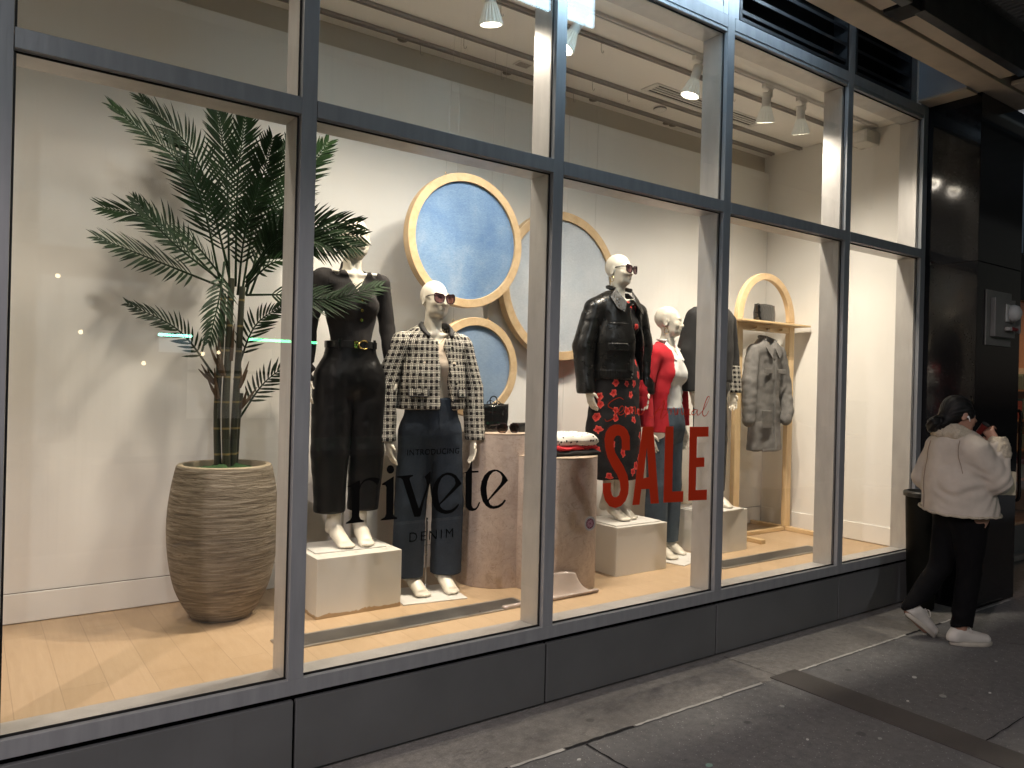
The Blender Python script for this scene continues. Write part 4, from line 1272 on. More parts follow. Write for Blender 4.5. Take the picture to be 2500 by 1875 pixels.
# ------------------------------------------------------------------ lettering on the glass
RIVETE_OUTLINES = [[[(1.319, 1.004), (1.402, 1.005), (1.402, 1.011), (1.387, 1.018), (1.38, 1.031), (1.378, 1.144), (1.385, 1.166), (1.4, 1.18), (1.419, 1.184), (1.435, 1.181), (1.451, 1.171), (1.46, 1.158), (1.473, 1.187), (1.454, 1.194), (1.433, 1.195), (1.413, 1.192), (1.396, 1.185), (1.383, 1.171), (1.379, 1.162), (1.379, 1.188), (1.32, 1.162), (1.323, 1.159), (1.339, 1.158), (1.345, 1.149), (1.345, 1.031), (1.337, 1.019), (1.32, 1.01)]], [[(1.48, 1.005), (1.561, 1.005), (1.561, 1.011), (1.549, 1.016), (1.541, 1.027), (1.539, 1.195), (1.481, 1.164), (1.484, 1.16), (1.498, 1.158), (1.504, 1.15), (1.506, 1.031), (1.5, 1.018), (1.482, 1.01)]], [[(1.54, 1.225), (1.54, 1.22), (1.538, 1.216), (1.535, 1.212), (1.531, 1.21), (1.527, 1.208), (1.522, 1.208), (1.518, 1.208), (1.513, 1.21), (1.509, 1.214), (1.506, 1.218), (1.504, 1.222), (1.504, 1.227), (1.504, 1.232), (1.506, 1.236), (1.509, 1.24), (1.512, 1.243), (1.517, 1.244), (1.521, 1.245), (1.526, 1.244), (1.53, 1.242), (1.534, 1.239), (1.537, 1.235), (1.539, 1.23)]], [[(1.553, 1.194), (1.635, 1.197), (1.634, 1.19), (1.621, 1.186), (1.617, 1.178), (1.669, 1.041), (1.701, 1.124), (1.706, 1.149), (1.703, 1.169), (1.694, 1.185), (1.723, 1.209), (1.726, 1.184), (1.722, 1.155), (1.71, 1.12), (1.695, 1.081), (1.677, 1.006), (1.646, 1.007), (1.583, 1.177), (1.574, 1.185), (1.554, 1.189)]], [[(1.892, 1.142), (1.878, 1.162), (1.858, 1.185), (1.834, 1.196), (1.813, 1.199), (1.785, 1.192), (1.761, 1.173), (1.742, 1.147), (1.734, 1.115), (1.734, 1.086), (1.742, 1.053), (1.76, 1.028), (1.784, 1.013), (1.81, 1.007), (1.835, 1.009), (1.856, 1.018), (1.873, 1.034), (1.881, 1.046), (1.875, 1.05), (1.86, 1.035), (1.839, 1.025), (1.816, 1.023), (1.794, 1.03), (1.781, 1.042), (1.778, 1.052)], [(1.774, 1.058), (1.767, 1.084), (1.763, 1.113), (1.768, 1.146), (1.78, 1.171), (1.796, 1.184), (1.813, 1.188), (1.834, 1.182), (1.852, 1.169), (1.858, 1.148), (1.853, 1.135)]], [[(1.893, 1.191), (1.917, 1.197), (1.932, 1.215), (1.943, 1.246), (1.946, 1.244), (1.948, 1.2), (1.984, 1.199), (1.985, 1.191), (1.948, 1.191), (1.95, 1.056), (1.95, 1.037), (1.958, 1.024), (1.969, 1.021), (1.98, 1.028), (1.99, 1.048), (1.999, 1.05), (1.991, 1.029), (1.976, 1.013), (1.955, 1.009), (1.935, 1.014), (1.919, 1.03), (1.914, 1.051), (1.913, 1.19)]], [[(2.158, 1.143), (2.142, 1.165), (2.122, 1.185), (2.096, 1.198), (2.073, 1.201), (2.043, 1.195), (2.018, 1.175), (2.003, 1.147), (1.997, 1.114), (2.001, 1.083), (2.013, 1.05), (2.032, 1.028), (2.055, 1.014), (2.078, 1.01), (2.106, 1.013), (2.129, 1.024), (2.143, 1.039), (2.148, 1.048), (2.139, 1.052), (2.124, 1.036), (2.101, 1.026), (2.076, 1.024), (2.058, 1.032), (2.05, 1.044), (2.048, 1.052)], [(2.041, 1.058), (2.035, 1.085), (2.032, 1.115), (2.037, 1.146), (2.05, 1.173), (2.068, 1.189), (2.087, 1.192), (2.108, 1.182), (2.122, 1.164), (2.121, 1.145), (2.11, 1.126)]]]
SALE_OUTLINES = [[[(2.976, 1.266), (2.916, 1.268), (2.912, 1.326), (2.902, 1.345), (2.886, 1.35), (2.867, 1.346), (2.854, 1.328), (2.852, 1.296), (2.867, 1.255), (2.898, 1.218), (2.933, 1.176), (2.963, 1.126), (2.975, 1.076), (2.972, 1.027), (2.953, 0.988), (2.918, 0.962), (2.877, 0.955), (2.833, 0.968), (2.8, 1.003), (2.784, 1.043), (2.78, 1.095), (2.84, 1.095), (2.841, 1.052), (2.85, 1.027), (2.864, 1.015), (2.883, 1.014), (2.902, 1.024), (2.912, 1.051), (2.907, 1.092), (2.885, 1.134), (2.845, 1.18), (2.811, 1.233), (2.79, 1.289), (2.786, 1.333), (2.795, 1.369), (2.821, 1.396), (2.854, 1.408), (2.892, 1.408), (2.928, 1.395), (2.954, 1.374), (2.972, 1.341)]], [[(3.005, 0.961), (3.07, 1.395), (3.154, 1.394), (3.214, 0.957), (3.149, 0.959), (3.136, 1.044), (3.072, 1.045), (3.06, 0.96)], [(3.085, 1.105), (3.129, 1.11), (3.108, 1.28)]], [[(3.252, 0.958), (3.253, 1.393), (3.32, 1.393), (3.322, 1.016), (3.417, 1.014), (3.415, 0.951)]], [[(3.461, 0.954), (3.458, 1.389), (3.626, 1.387), (3.626, 1.328), (3.524, 1.328), (3.524, 1.205), (3.594, 1.204), (3.595, 1.148), (3.524, 1.148), (3.524, 1.013), (3.625, 1.01), (3.625, 0.948)]]]
SCRIPT_STROKES = [[(2.918, 1.545), (2.892, 1.555), (2.86, 1.548), (2.825, 1.532), (2.807, 1.516), (2.812, 1.504), (2.84, 1.494), (2.859, 1.48), (2.863, 1.464), (2.847, 1.444), (2.82, 1.43), (2.793, 1.428), (2.785, 1.44)], [(2.876, 1.468), (2.901, 1.476), (2.92, 1.492), (2.916, 1.508), (2.9, 1.506), (2.886, 1.488), (2.887, 1.466), (2.901, 1.46), (2.923, 1.468), (2.938, 1.486)], [(2.938, 1.502), (2.942, 1.48), (2.936, 1.448)], [(2.938, 1.452), (2.95, 1.488), (2.968, 1.502), (2.974, 1.488), (2.968, 1.462)], [(2.968, 1.462), (2.984, 1.492), (3.005, 1.505), (3.01, 1.484), (3.011, 1.466), (3.025, 1.472), (3.044, 1.494)], [(3.044, 1.494), (3.038, 1.472), (3.048, 1.461), (3.071, 1.472), (3.087, 1.494)], [(3.081, 1.511), (3.104, 1.516), (3.129, 1.519)], [(3.118, 1.447), (3.145, 1.444), (3.171, 1.469), (3.205, 1.511), (3.237, 1.543), (3.232, 1.505), (3.214, 1.463), (3.214, 1.438), (3.234, 1.448), (3.264, 1.475), (3.285, 1.496)], [(3.159, 1.469), (3.194, 1.488), (3.23, 1.493), (3.26, 1.49)], [(3.285, 1.496), (3.294, 1.48), (3.292, 1.46)], [(3.292, 1.46), (3.303, 1.488), (3.318, 1.501), (3.326, 1.48), (3.332, 1.458), (3.342, 1.471), (3.348, 1.498)], [(3.348, 1.498), (3.348, 1.46), (3.362, 1.488), (3.379, 1.498), (3.385, 1.475), (3.392, 1.46), (3.404, 1.471), (3.411, 1.496)], [(3.411, 1.496), (3.407, 1.469), (3.42, 1.458), (3.439, 1.471), (3.449, 1.496)], [(3.449, 1.496), (3.449, 1.466), (3.459, 1.458), (3.473, 1.469)], [(3.514, 1.49), (3.487, 1.488), (3.471, 1.471), (3.483, 1.458), (3.504, 1.468), (3.519, 1.49)], [(3.519, 1.49), (3.517, 1.466), (3.528, 1.457), (3.549, 1.47), (3.585, 1.501), (3.622, 1.557), (3.619, 1.568), (3.604, 1.56), (3.578, 1.51), (3.566, 1.468), (3.58, 1.451), (3.603, 1.459), (3.62, 1.483)]]
M_VBLK = mat('black vinyl', (.003, .003, .003), .7, spec=.1); M_VRED = mat('red vinyl', (.55, .038, .010), .6, var=.05, spec=.2)
GY = .0285
lt1 = thing('window_lettering', 'black cut vinyl serif lettering between two smaller lines on the second pane', 'lettering', (0, 0, 0))
outline('headline', RIVETE_OUTLINES, M_VBLK, GY, lt1)
def text_line(txt, x0, x1, z0, h, m, parent, name, spacing=1.0, offset=0):
    cu = bpy.data.curves.new(name, 'FONT')
    cu.body = txt; cu.size = 1; cu.extrude = .0002; cu.space_character = spacing; cu.offset = offset
    o = curve_to_mesh(name, cu, m, 0, parent)
    xs = [v.co.x for v in o.data.vertices]; zs = [v.co.z for v in o.data.vertices]
    a, b, c, d = min(xs), max(xs), min(zs), max(zs)
    for v in o.data.vertices:
        v.co.x = x0 + (v.co.x - a) / (b - a) * (x1 - x0); v.co.z = z0 + (v.co.z - c) / (d - c) * h; v.co.y = GY
    return o
text_line('INTRODUCING', 1.603, 1.874, 1.284, .0265, M_VBLK, lt1, 'upper_line', 1.12, .006)
text_line('DENIM', 1.624, 1.852, .896, .0415, M_VBLK, lt1, 'lower_line', 1.35, -.004)
lt2 = thing('window_lettering', 'big red block letters with a script line above on the third pane', 'lettering', (0, 0, 0))
outline('block_letters', SALE_OUTLINES, M_VRED, GY, lt2)
sc_ = MB()
for i, s in enumerate(SCRIPT_STROKES):
    P = smooth_path(s, 8); k = len(P); a, b = [], []
    for j, (x, z) in enumerate(P):
        q, p = P[min(j + 1, k - 1)], P[max(j - 1, 0)]
        d = Vector((q[0] - p[0], q[1] - p[1])); d = d.normalized() if d.length else Vector((1, 0))
        w = .0017 + .0017 * max(0, -d.y) + .0004 * abs(d.x)
        if j in (0, k - 1): w *= .4
        a.append((x - d.y * w, GY - .00012 * i, z + d.x * w)); b.append((x + d.y * w, GY - .00012 * i, z - d.x * w))
    sc_.add(a + b, [(j, j + 1, k + j + 1, k + j) for j in range(k - 1)])
sc_.build('script_line', M_VRED, lt2)
# flakes worn off the red letters show as little pale nicks
st = thing('window_sticker', 'small round sticker with a dark red swirl stuck low on the third pane', 'sticker', (2.697, GY, .886))
MB().cyl((0, .0002, 0), (0, -.0002, 0), .038, .038, 48).build('disc', mat('white sticker', (.40, .40, .37), .5), st)
MB().cyl((0, -.0003, 0), (0, -.0006, 0), .0275, .0275, 48).build('swirl_ground', mat('burgundy sticker', (.11, .008, .02), .4), st)
w_ = MB()
for k in range(9):
    a0 = 2 * math.pi * k / 9; pts = []
    for j in range(9):
        t = j / 8; a = a0 + 1.25 * t; r = .004 + .021 * t
        pts.append((r * math.cos(a), r * math.sin(a), .0003 + .0019 * math.sin(math.pi * t)))
    A, B = [], []
    for j, (x, z, w) in enumerate(pts):
        q, p = pts[min(j + 1, 8)], pts[max(j - 1, 0)]; d = Vector((q[0] - p[0], q[1] - p[1])).normalized()
        A.append((x - d.y * w, -.0008, z + d.x * w)); B.append((x + d.y * w, -.0008, z - d.x * w))
    w_.add(A + B, [(j, j + 1, 9 + j + 1, 9 + j) for j in range(8)])
w_.build('swirl', mat('pale swirl', (.50, .30, .33), .5), st)
t_ = MB()
for k in range(26):
    if k in (6, 7, 19, 20): continue
    a = 2 * math.pi * k / 26
    for dr in (-.0022, .0012):
        c, s = math.cos(a), math.sin(a); r = .033 + dr * random.uniform(.6, 1)
        w = random.uniform(.0009, .0016)
        t_.add([(r * c - s * w, -.0004, r * s + c * w), (r * c + s * w, -.0004, r * s - c * w), ((r + .0016) * c + s * w, -.0004, (r + .0016) * s - c * w), ((r + .0016) * c - s * w, -.0004, (r + .0016) * s + c * w)], [(0, 1, 2, 3)])
t_.build('ring_print', mat('sticker print', (.02, .02, .025), .5), st)
# ------------------------------------------------------------------ mannequins
M_MANN = mat('cream mannequin lacquer', (.68, .63, .53), .30, var=.03, vscale=3, rvar=.04)
M_METAL = mat('satin steel rod', (.55, .53, .5), .3, .9)
M_PLATE = mat('white steel base plate', (.70, .68, .64), .35, var=.03)
M_GOLD = mat('polished gold metal', (.72, .50, .16), .18, 1)

def head(V, yaw, z0=0, tilt=0, hair=False):
    """head of a 1.85 m figure; chin near z 1.635, crown near 1.85; faces -y before yaw"""
    V.pose(yaw, tilt, 0, (0, .01, 1.66 + z0))
    z = z0
    V.ell((0, .008, 1.762 + z), (.074, .094, .088), .02)
    V.ell((0, -.030, 1.705 + z), (.060, .064, .080), .03)
    V.cone((-.026, -.050, 1.662 + z), (.026, -.050, 1.662 + z), .026, .026, .03)
    V.ell((0, -.078, 1.650 + z), (.020, .016, .017), .018)
    V.ell((0, -.078, 1.752 + z), (.045, .016, .012), .02)
    for s in (-1, 1):
        V.ell((s * .032, -.096, 1.735 + z), (.019, .018, .012), .016, '-')
        V.ell((s * .031, -.080, 1.734 + z), (.015, .011, .008), .006)
        V.ell((s * .040, -.066, 1.708 + z), (.020, .018, .018), .025)
        V.ell((s * .073, .006, 1.722 + z), (.008, .019, .031), .008, rot=(.25, 0, s * .35))
        V.ell((s * .080, .000, 1.724 + z), (.004, .009, .016), .006, '-', rot=(.25, 0, s * .35))
    V.chain([(0, -.088, 1.745 + z), (0, -.104, 1.712 + z), (0, -.109, 1.702 + z)], [.007, .009, .011], .012)
    for s in (-1, 1): V.ell((s * .010, -.100, 1.699 + z), (.008, .009, .007), .006)
    V.ell((0, -.0955, 1.682 + z), (.020, .009, .0055), .006)
    V.ell((0, -.0945, 1.671 + z), (.018, .009, .0060), .006)
    V.ell((0, -.106, 1.6765 + z), (.020, .005, .0016), .003, '-')
    V.pose()

def hand(V, wrist, knuck, thumb_dir, curl=.25, side=1, r=1.0, fwd=(0, -1, 0)):
    """palm plus four separate fingers and a thumb; knuck is the middle of the knuckle line"""
    w, k = Vector(wrist), Vector(knuck)
    d = (k - w).normalized()
    t = Vector(thumb_dir); t = (t - d * t.dot(d)).normalized()
    nrm = d.cross(t).normalized() * side
    for q, rr in ((-.026, .0105), (-.009, .0125), (.009, .0125), (.024, .0115)):
        V.cone(w + t * q * .55, k + t * q, .0145 * r, rr * r, .012)
    ln = (.062, .074, .078, .070)
    for i, q in enumerate((-.029, -.0105, .0085, .0275)):
        b = k + t * q * 1.03
        a = curl * (1.15 - .15 * i)
        p1 = b + (d * math.cos(a) + nrm * math.sin(a) + t * q * 1.2) * ln[i] * .45
        p2 = p1 + (d * math.cos(a * 2.0) + nrm * math.sin(a * 2.0)) * ln[i] * .32
        p3 = p2 + (d * math.cos(a * 2.8) + nrm * math.sin(a * 2.8)) * ln[i] * .25
        V.chain([b, p1, p2, p3], [.0092 * r, .0082 * r, .0074 * r, .0060 * r], .004)
    b = w.lerp(k, .30) + t * .022
    p1 = b + (t * .62 + d * .70 + nrm * .25).normalized() * .036
    p2 = p1 + (t * .25 + d * .92 + nrm * .28).normalized() * .030
    V.chain([w.lerp(k, .15) + t * .008, b, p1, p2], [.013 * r, .0115 * r, .0095 * r, .0070 * r], .008)

def foot(V, x, y=0, yaw=0, heel=.05):
    V.pose(yaw, 0, 0, (x, y, 0))
    V.cone((x, y + .045, heel + .030), (x, y + .012, .115 + heel), .030, .034, .02)
    V.cone((x, y + .01, heel + .055), (x - .002, y - .105, .024), .036, .026, .03)
    V.cone((x + .012, y - .03, heel * .5 + .04), (x + .018, y - .11, .022), .028, .022, .02)
    V.cone((x - .018, y - .03, heel * .5 + .04), (x - .020, y - .11, .022), .026, .022, .02)
    for i, (q, l, r) in enumerate(((-.030, .040, .0145), (-.008, .048, .0115), (.010, .043, .0105), (.025, .036, .010), (.038, .026, .009))):
        s = 1 if x > 0 else -1       # big toe on the inner side
        V.cone((x + q * s, y - .112, .019), (x + q * s * 1.02, y - .112 - l, .0115), r * 1.1, r * .85, .006)
    V.pose()

POSE = dict(sh=(.180, .012, 1.490), el=(.232, .030, 1.205), wr=(.262, -.025, .965), kn=(.268, -.045, .885))
def mannequin_body(root, yaw, armL=None, armR=None, feet=((-.085, 0, 0), (.085, 0, 0)), pole=(0, .06), h=.0068, face=True):
    """one continuous lacquered figure, facing -y; x < 0 is the viewer's left"""
    V = Vol((-.38, -.25, -.002), (.38, .20, 1.87), h)
    V.cone((-.075, .005, .93), (.075, .005, .93), .108, .108, .05, sy=.92)
    V.cone((0, .0, 1.02), (0, .0, 1.16), .125, .103, .05, sy=.78)
    V.ell((0, .005, 1.33), (.142, .095, .19), .05)
    V.cone((-.145, .012, 1.487), (.145, .012, 1.487), .050, .050, .05)
    for s in (-1, 1): V.ell((s * .068, -.066, 1.345), (.060, .055, .058), .03)
    V.chain([(0, .015, 1.49), (0, .012, 1.58), (0, -.004, 1.665)], [.062, .049, .047], .04)
    for s in (-1, 1):
        V.cone((s * .02, -.052, 1.520), (s * .13, -.030, 1.535), .010, .010, .02)
        V.cone((s * .014, -.044, 1.535), (s * .040, -.008, 1.64), .010, .012, .016)
    head(V, yaw)
    for s, arm in ((-1, armL or POSE), (1, armR or POSE)):
        f = lambda p: (s * p[0], p[1], p[2])
        V.chain([f(arm['sh']), f(arm['el']), f(arm['wr'])], [.046, .036, .024], .03)
        hand(V, f(arm['wr']), f(arm['kn']), (0, -1, .1), .22, s)
    for (x, y, w) in feet:
        s = 1 if x > 0 else -1
        V.chain([(s * .085, .005, .92), (x * .98, y * .5 - .005, .52), (x, y + .012, .16)], [.096, .054, .034], .04)
        V.ell((x * .98, y * .7 + .022, .39), (.044, .050, .12), .03)
        foot(V, x, y, w)
    b = V.mesh('body', M_MANN, root, 1)
    px, py = pole
    m = MB().cyl((px, py, .004), (px, py, .42), .0065, .0065, 14).cyl((px, py, .0035), (px, py, .02), .02, .014, 16)
    m.build('support_rod', M_METAL, root, 'auto')
    return b

def base_plate(root, x0, x1, y0, y1):
    MB().box(x0, x1, y0, y1, -.0085, -.0005).build('base_plate', M_PLATE, root, bevel=.0035)

def leg_cloth(root, name, m, waist, hem, r_hip, r_knee, r_hem, xs=(-.085, .085), xh=None, seed=1, amp=.006, top=1.13, rw=.135, sy=.92, ys=(0, 0), gap=.013, crotch=.82):
    V = Vol((-.36, -.26, hem - .03), (.36, .22, top + .02), .008)
    V.cone((0, 0, .99), (0, 0, top + .02), rw + .012, rw - .004, .03, sy=.78)
    V.cone((-.07, .005, .93), (.07, .005, .93), r_hip + .018, r_hip + .018, .04, sy=.9)
    xh = xh or xs
    for s, x, x2, y in ((-1, xs[0], xh[0], ys[0]), (1, xs[1], xh[1], ys[1])):
        V.chain([(x * .78, .005, .86), (x * .5 + x2 * .5, y * .5 - .004, .52), (x2, y + .008, hem - .05)], [r_hip, r_knee, r_hem], .025, sy=sy)
    V.fn(lambda X, Y, Z: -np.maximum(hem - Z, Z - top) + 0 * X, 0, '-')
    # sharp slit between the legs
    V.fn(lambda X, Y, Z: np.maximum(np.abs(X - (xh[0] + xh[1]) / 2) - gap * np.clip((crotch - Z) / .25, .02, 1), Z - crotch), .004, '-')
    f0 = folds(amp, 15, 3.2, seed, .35)
    return V.mesh(name, m, root, 1, f0)

def m_check(flat=False):
    """black and white woven check, a fine gingham broken by a larger windowpane"""
    g = G('black and white woven check')
    sx = g.n('ShaderNodeSeparateXYZ')
    if flat: g.l(g.coord('Object', (1, 1, 1), (R(-90), 0, 0)), sx.inputs[0])
    else: g.l(g.n('ShaderNodeAttribute', attribute_name='cloth_uv').outputs['Vector'], sx.inputs[0])
    wob = g.noise(g.coord('Object'), 16, 2)
    u = g.math('ADD', sx.outputs[0], g.math('MULTIPLY', wob, .006)); v = g.math('ADD', sx.outputs[1], g.math('MULTIPLY', wob, .006))
    def fr(x, p): return g.math('FRACT', g.math('DIVIDE', x, p))
    P, Q = .0094, .0376
    fu, fv = fr(u, P), fr(v, P)
    dot = g.math('MULTIPLY', g.math('GREATER_THAN', g.math('SINE', g.math('MULTIPLY', fu, math.pi)), .58), g.math('GREATER_THAN', g.math('SINE', g.math('MULTIPLY', fv, math.pi)), .50))
    bu, bv = g.math('LESS_THAN', fr(u, Q), .44), g.math('LESS_THAN', fr(v, Q), .44)
    dark = g.math('MULTIPLY', bu, bv)
    one = g.math('SUBTRACT', g.math('MAXIMUM', bu, bv), dark)
    # broken in single bands, solid where bands cross
    hv = g.math('GREATER_THAN', fv, .5)
    w = g.math('MULTIPLY', dot, g.math('SUBTRACT', 1, dark))
    w = g.math('MULTIPLY', w, g.math('SUBTRACT', 1, g.math('MULTIPLY', one, .30)))
    wide = g.math('MULTIPLY', g.math('SUBTRACT', 1, g.math('MAXIMUM', bu, bv)), g.math('GREATER_THAN', g.math('SINE', g.math('MULTIPLY', fv, math.pi)), .35))
    w = g.math('MINIMUM', 1, g.math('ADD', w, g.math('MULTIPLY', wide, .10)))
    g.set(Base_Color=g.mix(w, (.012, .010, .011), (.80, .76, .66)), Roughness=.95, Specular_IOR_Level=.1)
    g.bump(dot, .4, .003)
    return g.m
M_CHECK = m_check()
M_CHECK_FLAP = m_check(True)
M_TRIM = mat('black trim', (.012, .011, .012), .7, bump=.3, bscale=200)
M_DARKDENIM = m_denim('dark indigo denim', (.008, .012, .019), (.024, .034, .051), 4)
M_BLUEDENIM = m_denim('blue grey denim', (.030, .045, .062), (.075, .10, .125), 4)
M_BLACKPANT = mat('waxed black denim', (.0045, .0043, .0045), .42, var=.4, vscale=9, bump=.5, bscale=22, spec=.22, rvar=.14)
M_KNIT = mat('charcoal brown knit', (.012, .0095, .0095), .9, var=.15, bump=.5, bscale=260, stretch=(1, 1, .08))
M_CREAM = mat('cream jersey', (.60, .50, .40), .85, var=.05, bump=.1, bscale=220)
M_BTN = mat('dark horn button', (.02, .018, .018), .2)

def button(root, p, r, m, name='button', d=(0, -1, 0)):
    p = Vector(p); d = Vector(d).normalized()
    MB().cyl(p, p + d * .004, r, r * .9, 18).cyl(p + d * .0041, p + d * .0048, r * .55, r * .5, 14).build(name, m, root, 'auto')

# ---- 1: black cardigan and black trousers, on the worn plinth
r1 = thing('mannequin', 'bald cream mannequin in charcoal cardigan and wide black trousers behind palm leaves on a plinth', 'mannequin', (1.772, 1.06, FLOOR + .316 + .009), R(-2), 'mannequins in the window')
A1 = dict(sh=(.180, .012, 1.490), el=(.235, .030, 1.23), wr=(.262, -.02, .945), kn=(.258, -.03, .865))
mannequin_body(r1, R(14), A1, A1, feet=((-.070, .0, R(10)), (.085, .0, R(-6))))
base_plate(r1, -.235, .18, -.16, .11)
V = Vol((-.34, -.2, .86), (.34, .2, 1.62), .0075)
V.cone((0, .0, 1.02), (0, .0, 1.16), .135, .112, .05, sy=.80)
V.ell((0, .005, 1.33), (.152, .104, .20), .05)
V.cone((-.145, .012, 1.487), (.145, .012, 1.487), .058, .058, .05)
for s in (-1, 1): V.ell((s * .068, -.068, 1.345), (.066, .060, .064), .04)
V.chain([(0, .02, 1.49), (0, .016, 1.585)], [.074, .060], .03)
for s in (-1, 1): V.cone((s * .02, -.052, 1.518), (s * .14, -.030, 1.530), .019, .019, .02)
for s in (-1, 1):
    V.chain([(s * .18, .012, 1.490), (s * .235, .030, 1.23), (s * .262, -.018, .95)], [.056, .047, .040], .03)
V.fn(lambda X, Y, Z: np.maximum(np.maximum(np.abs(X + .006 * np.sign(Y)) - (Z - 1.425) * .56, Y - .01), 1.425 - Z), .004, '-')
for s in (-1, 1): V.ell((s * .118, -.025, 1.550), (.020, .055, .040), .004, '-', rot=(0, s * .35, 0))
V.fn(lambda X, Y, Z: -np.maximum(np.maximum(.885 - Z, Z - 1.60), np.where(np.abs(X) < .17, 1.075 - Z, -9)), 0, '-')
def kfold(P):
    f = folds(.0035, 18, 9, 21, .5)(P)
    low = (P[:, 2] < 1.02) & (np.abs(P[:, 0]) > .2)
    return f + np.where(low, .010 * np.sin(P[:, 2] * 110), 0)
V.mesh('cardigan', M_KNIT, r1, 1, kfold)
for z in (1.372, 1.315, 1.262): button(r1, (.012, -.130 + (1.372 - z) * .12, z), .010, M_GOLD)
t1 = leg_cloth(r1, 'trousers', M_BLACKPANT, 1.15, .185, .120, .104, .086, (-.120, .124), (-.098, .096), 31, .006, 1.135, .145, gap=.004)
# belt with western buckle
N = 64; vs, fs = [], []
for k in range(N):
    a = 2 * math.pi * k / N
    for (rr, z) in ((.146, 1.105), (.150, 1.107), (.150, 1.143), (.146, 1.145)):
        vs.append((rr * math.cos(a), rr * .80 * math.sin(a), z - .010 * math.sin(a) * 0))
for k in range(N):
    for a in range(4): fs.append((k * 4 + a, ((k + 1) % N) * 4 + a, ((k + 1) % N) * 4 + (a + 1) % 4, k * 4 + (a + 1) % 4))
bl = MB().add(vs, fs).build('belt', mat('black belt leather', (.010, .010, .010), .25), r1, 'auto')
MB().tube([(.03 + .033 * math.cos(a), -.124 + .03 * max(0, math.cos(a)) ** 2, 1.124 + .023 * math.sin(a)) for a in [2 * math.pi * k / 28 for k in range(28)]], .0048, 8, close=True).box(-.030, -.017, -.126, -.118, 1.103, 1.146).box(-.014, -.009, -.126, -.118, 1.104, 1.144).build('buckle', M_GOLD, bl, 'auto')
lp = MB()
for x, y in ((-.10, -.088), (.105, -.085)): lp.box(x - .006, x + .006, y - .01, y, 1.095, 1.155)
0 and lp.tube(smooth_path([(-.135, -.075, 1.06), (-.12, -.10, 1.02), (-.09, -.118, .99), (-.06, -.128, .985)], 5), .0022, 5).tube(smooth_path([(.135, -.075, 1.06), (.12, -.10, 1.02), (.09, -.118, .99), (.06, -.128, .985)], 5), .0022, 5)
lp.build('belt_loop', M_BLACKPANT, bl, 'auto')

# ---- 2: checked jacket, cream top and wide dark jeans, on the floor
r2 = thing('mannequin', 'bald cream mannequin in black and white checked jacket, cream top and wide dark jeans', 'mannequin', (2.262, .985, FLOOR + .0085), R(-9), 'mannequins in the window')
A2 = dict(sh=(.180, .012, 1.490), el=(.255, .030, 1.21), wr=(.272, -.02, .90), kn=(.262, -.045, .825))
mannequin_body(r2, R(14), A2, A2, feet=((-.098, .0, R(12)), (.098, .0, R(6))), pole=(.015, .065))
base_plate(r2, -.225, .165, -.235, .10)
V = Vol((-.2, -.17, 1.0), (.2, .16, 1.60), .0085)
V.cone((0, .0, 1.02), (0, .0, 1.16), .132, .110, .05, sy=.80)
V.ell((0, .004, 1.33), (.150, .102, .20), .05)
V.cone((-.12, .012, 1.487), (.12, .012, 1.487), .054, .054, .05)
for s in (-1, 1): V.ell((s * .068, -.066, 1.345), (.064, .058, .062), .05)
V.fn(lambda X, Y, Z: -np.maximum(1.06 - Z, Z - 1.505 - .35 * np.abs(X)), .004, '-')
V.mesh('top', M_CREAM, r2, 2, folds(.0015, 10, 6, 3, .4))
V = Vol((-.40, -.24, .84), (.40, .22, 1.62), .0075)
V.chain([(0, .0, 1.42), (0, -.004, 1.25), (0, -.006, 1.03)], [.185, .196, .212], .06, sy=.70)
V.cone((-.158, .012, 1.474), (.158, .012, 1.474), .062, .062, .06)
V.chain([(0, .025, 1.50), (0, .022, 1.575)], [.085, .062], .03)
for s in (-1, 1):
    V.chain([(s * .190, .012, 1.464), (s * .272, .026, 1.21), (s * .285, -.018, .88)], [.072, .071, .063], .026)
V.fn(lambda X, Y, Z: -np.where(np.abs(X) < .222 + .0 * Z, np.maximum(1.083 - Z, Z - 1.575), np.maximum(.893 - Z, Z - 1.575)), .0, '-')
# gap between body and sleeve, open front, round neck
for s in (-1, 1): V.fn(lambda X, Y, Z, s=s: np.maximum(np.abs(X * s - (.222 - .03 * np.clip((Z - 1.1) / .3, 0, 1))) - .004, np.maximum(Z - 1.36, -1)), .008, '-')
V.fn(lambda X, Y, Z: np.maximum(np.maximum(np.abs(X - (.012 + .035 * np.clip((1.5 - Z) / .4, 0, 1))) - (.018 + .026 * np.clip((1.5 - Z) / .42, 0, 1)), Y + .02), Z - 1.5), .004, '-')
V.fn(lambda X, Y, Z: np.maximum(np.hypot(X / 1.0, (Y + .045) / 1.05) - (.072 + .05 * np.clip((Z - 1.50) / .08, -1, .3)), 1.46 - Z), .004, '-')
J2 = V.mesh('jacket', M_CHECK, r2, 1, folds(.0045, 12, 5, 41, .5), garment_uv(lambda z: .222 - .05 * np.clip((z - 1.1) / .4, 0, 1), .185, [(.195, .012, 1.48), (.275, .026, 1.21), (.285, -.018, .88)]))
def surf_z(o, x, y, r=.012):
    a = np.empty(len(o.data.vertices) * 3, np.float32); o.data.vertices.foreach_get('co', a); V = a.reshape(-1, 3)
    while True:
        m = (np.abs(V[:, 0] - x) < r) & (np.abs(V[:, 1] - y) < r) & (V[:, 2] > 1.40)
        if m.any(): return float(V[m, 2].max())
        r *= 1.4
cb = MB(); pts = []
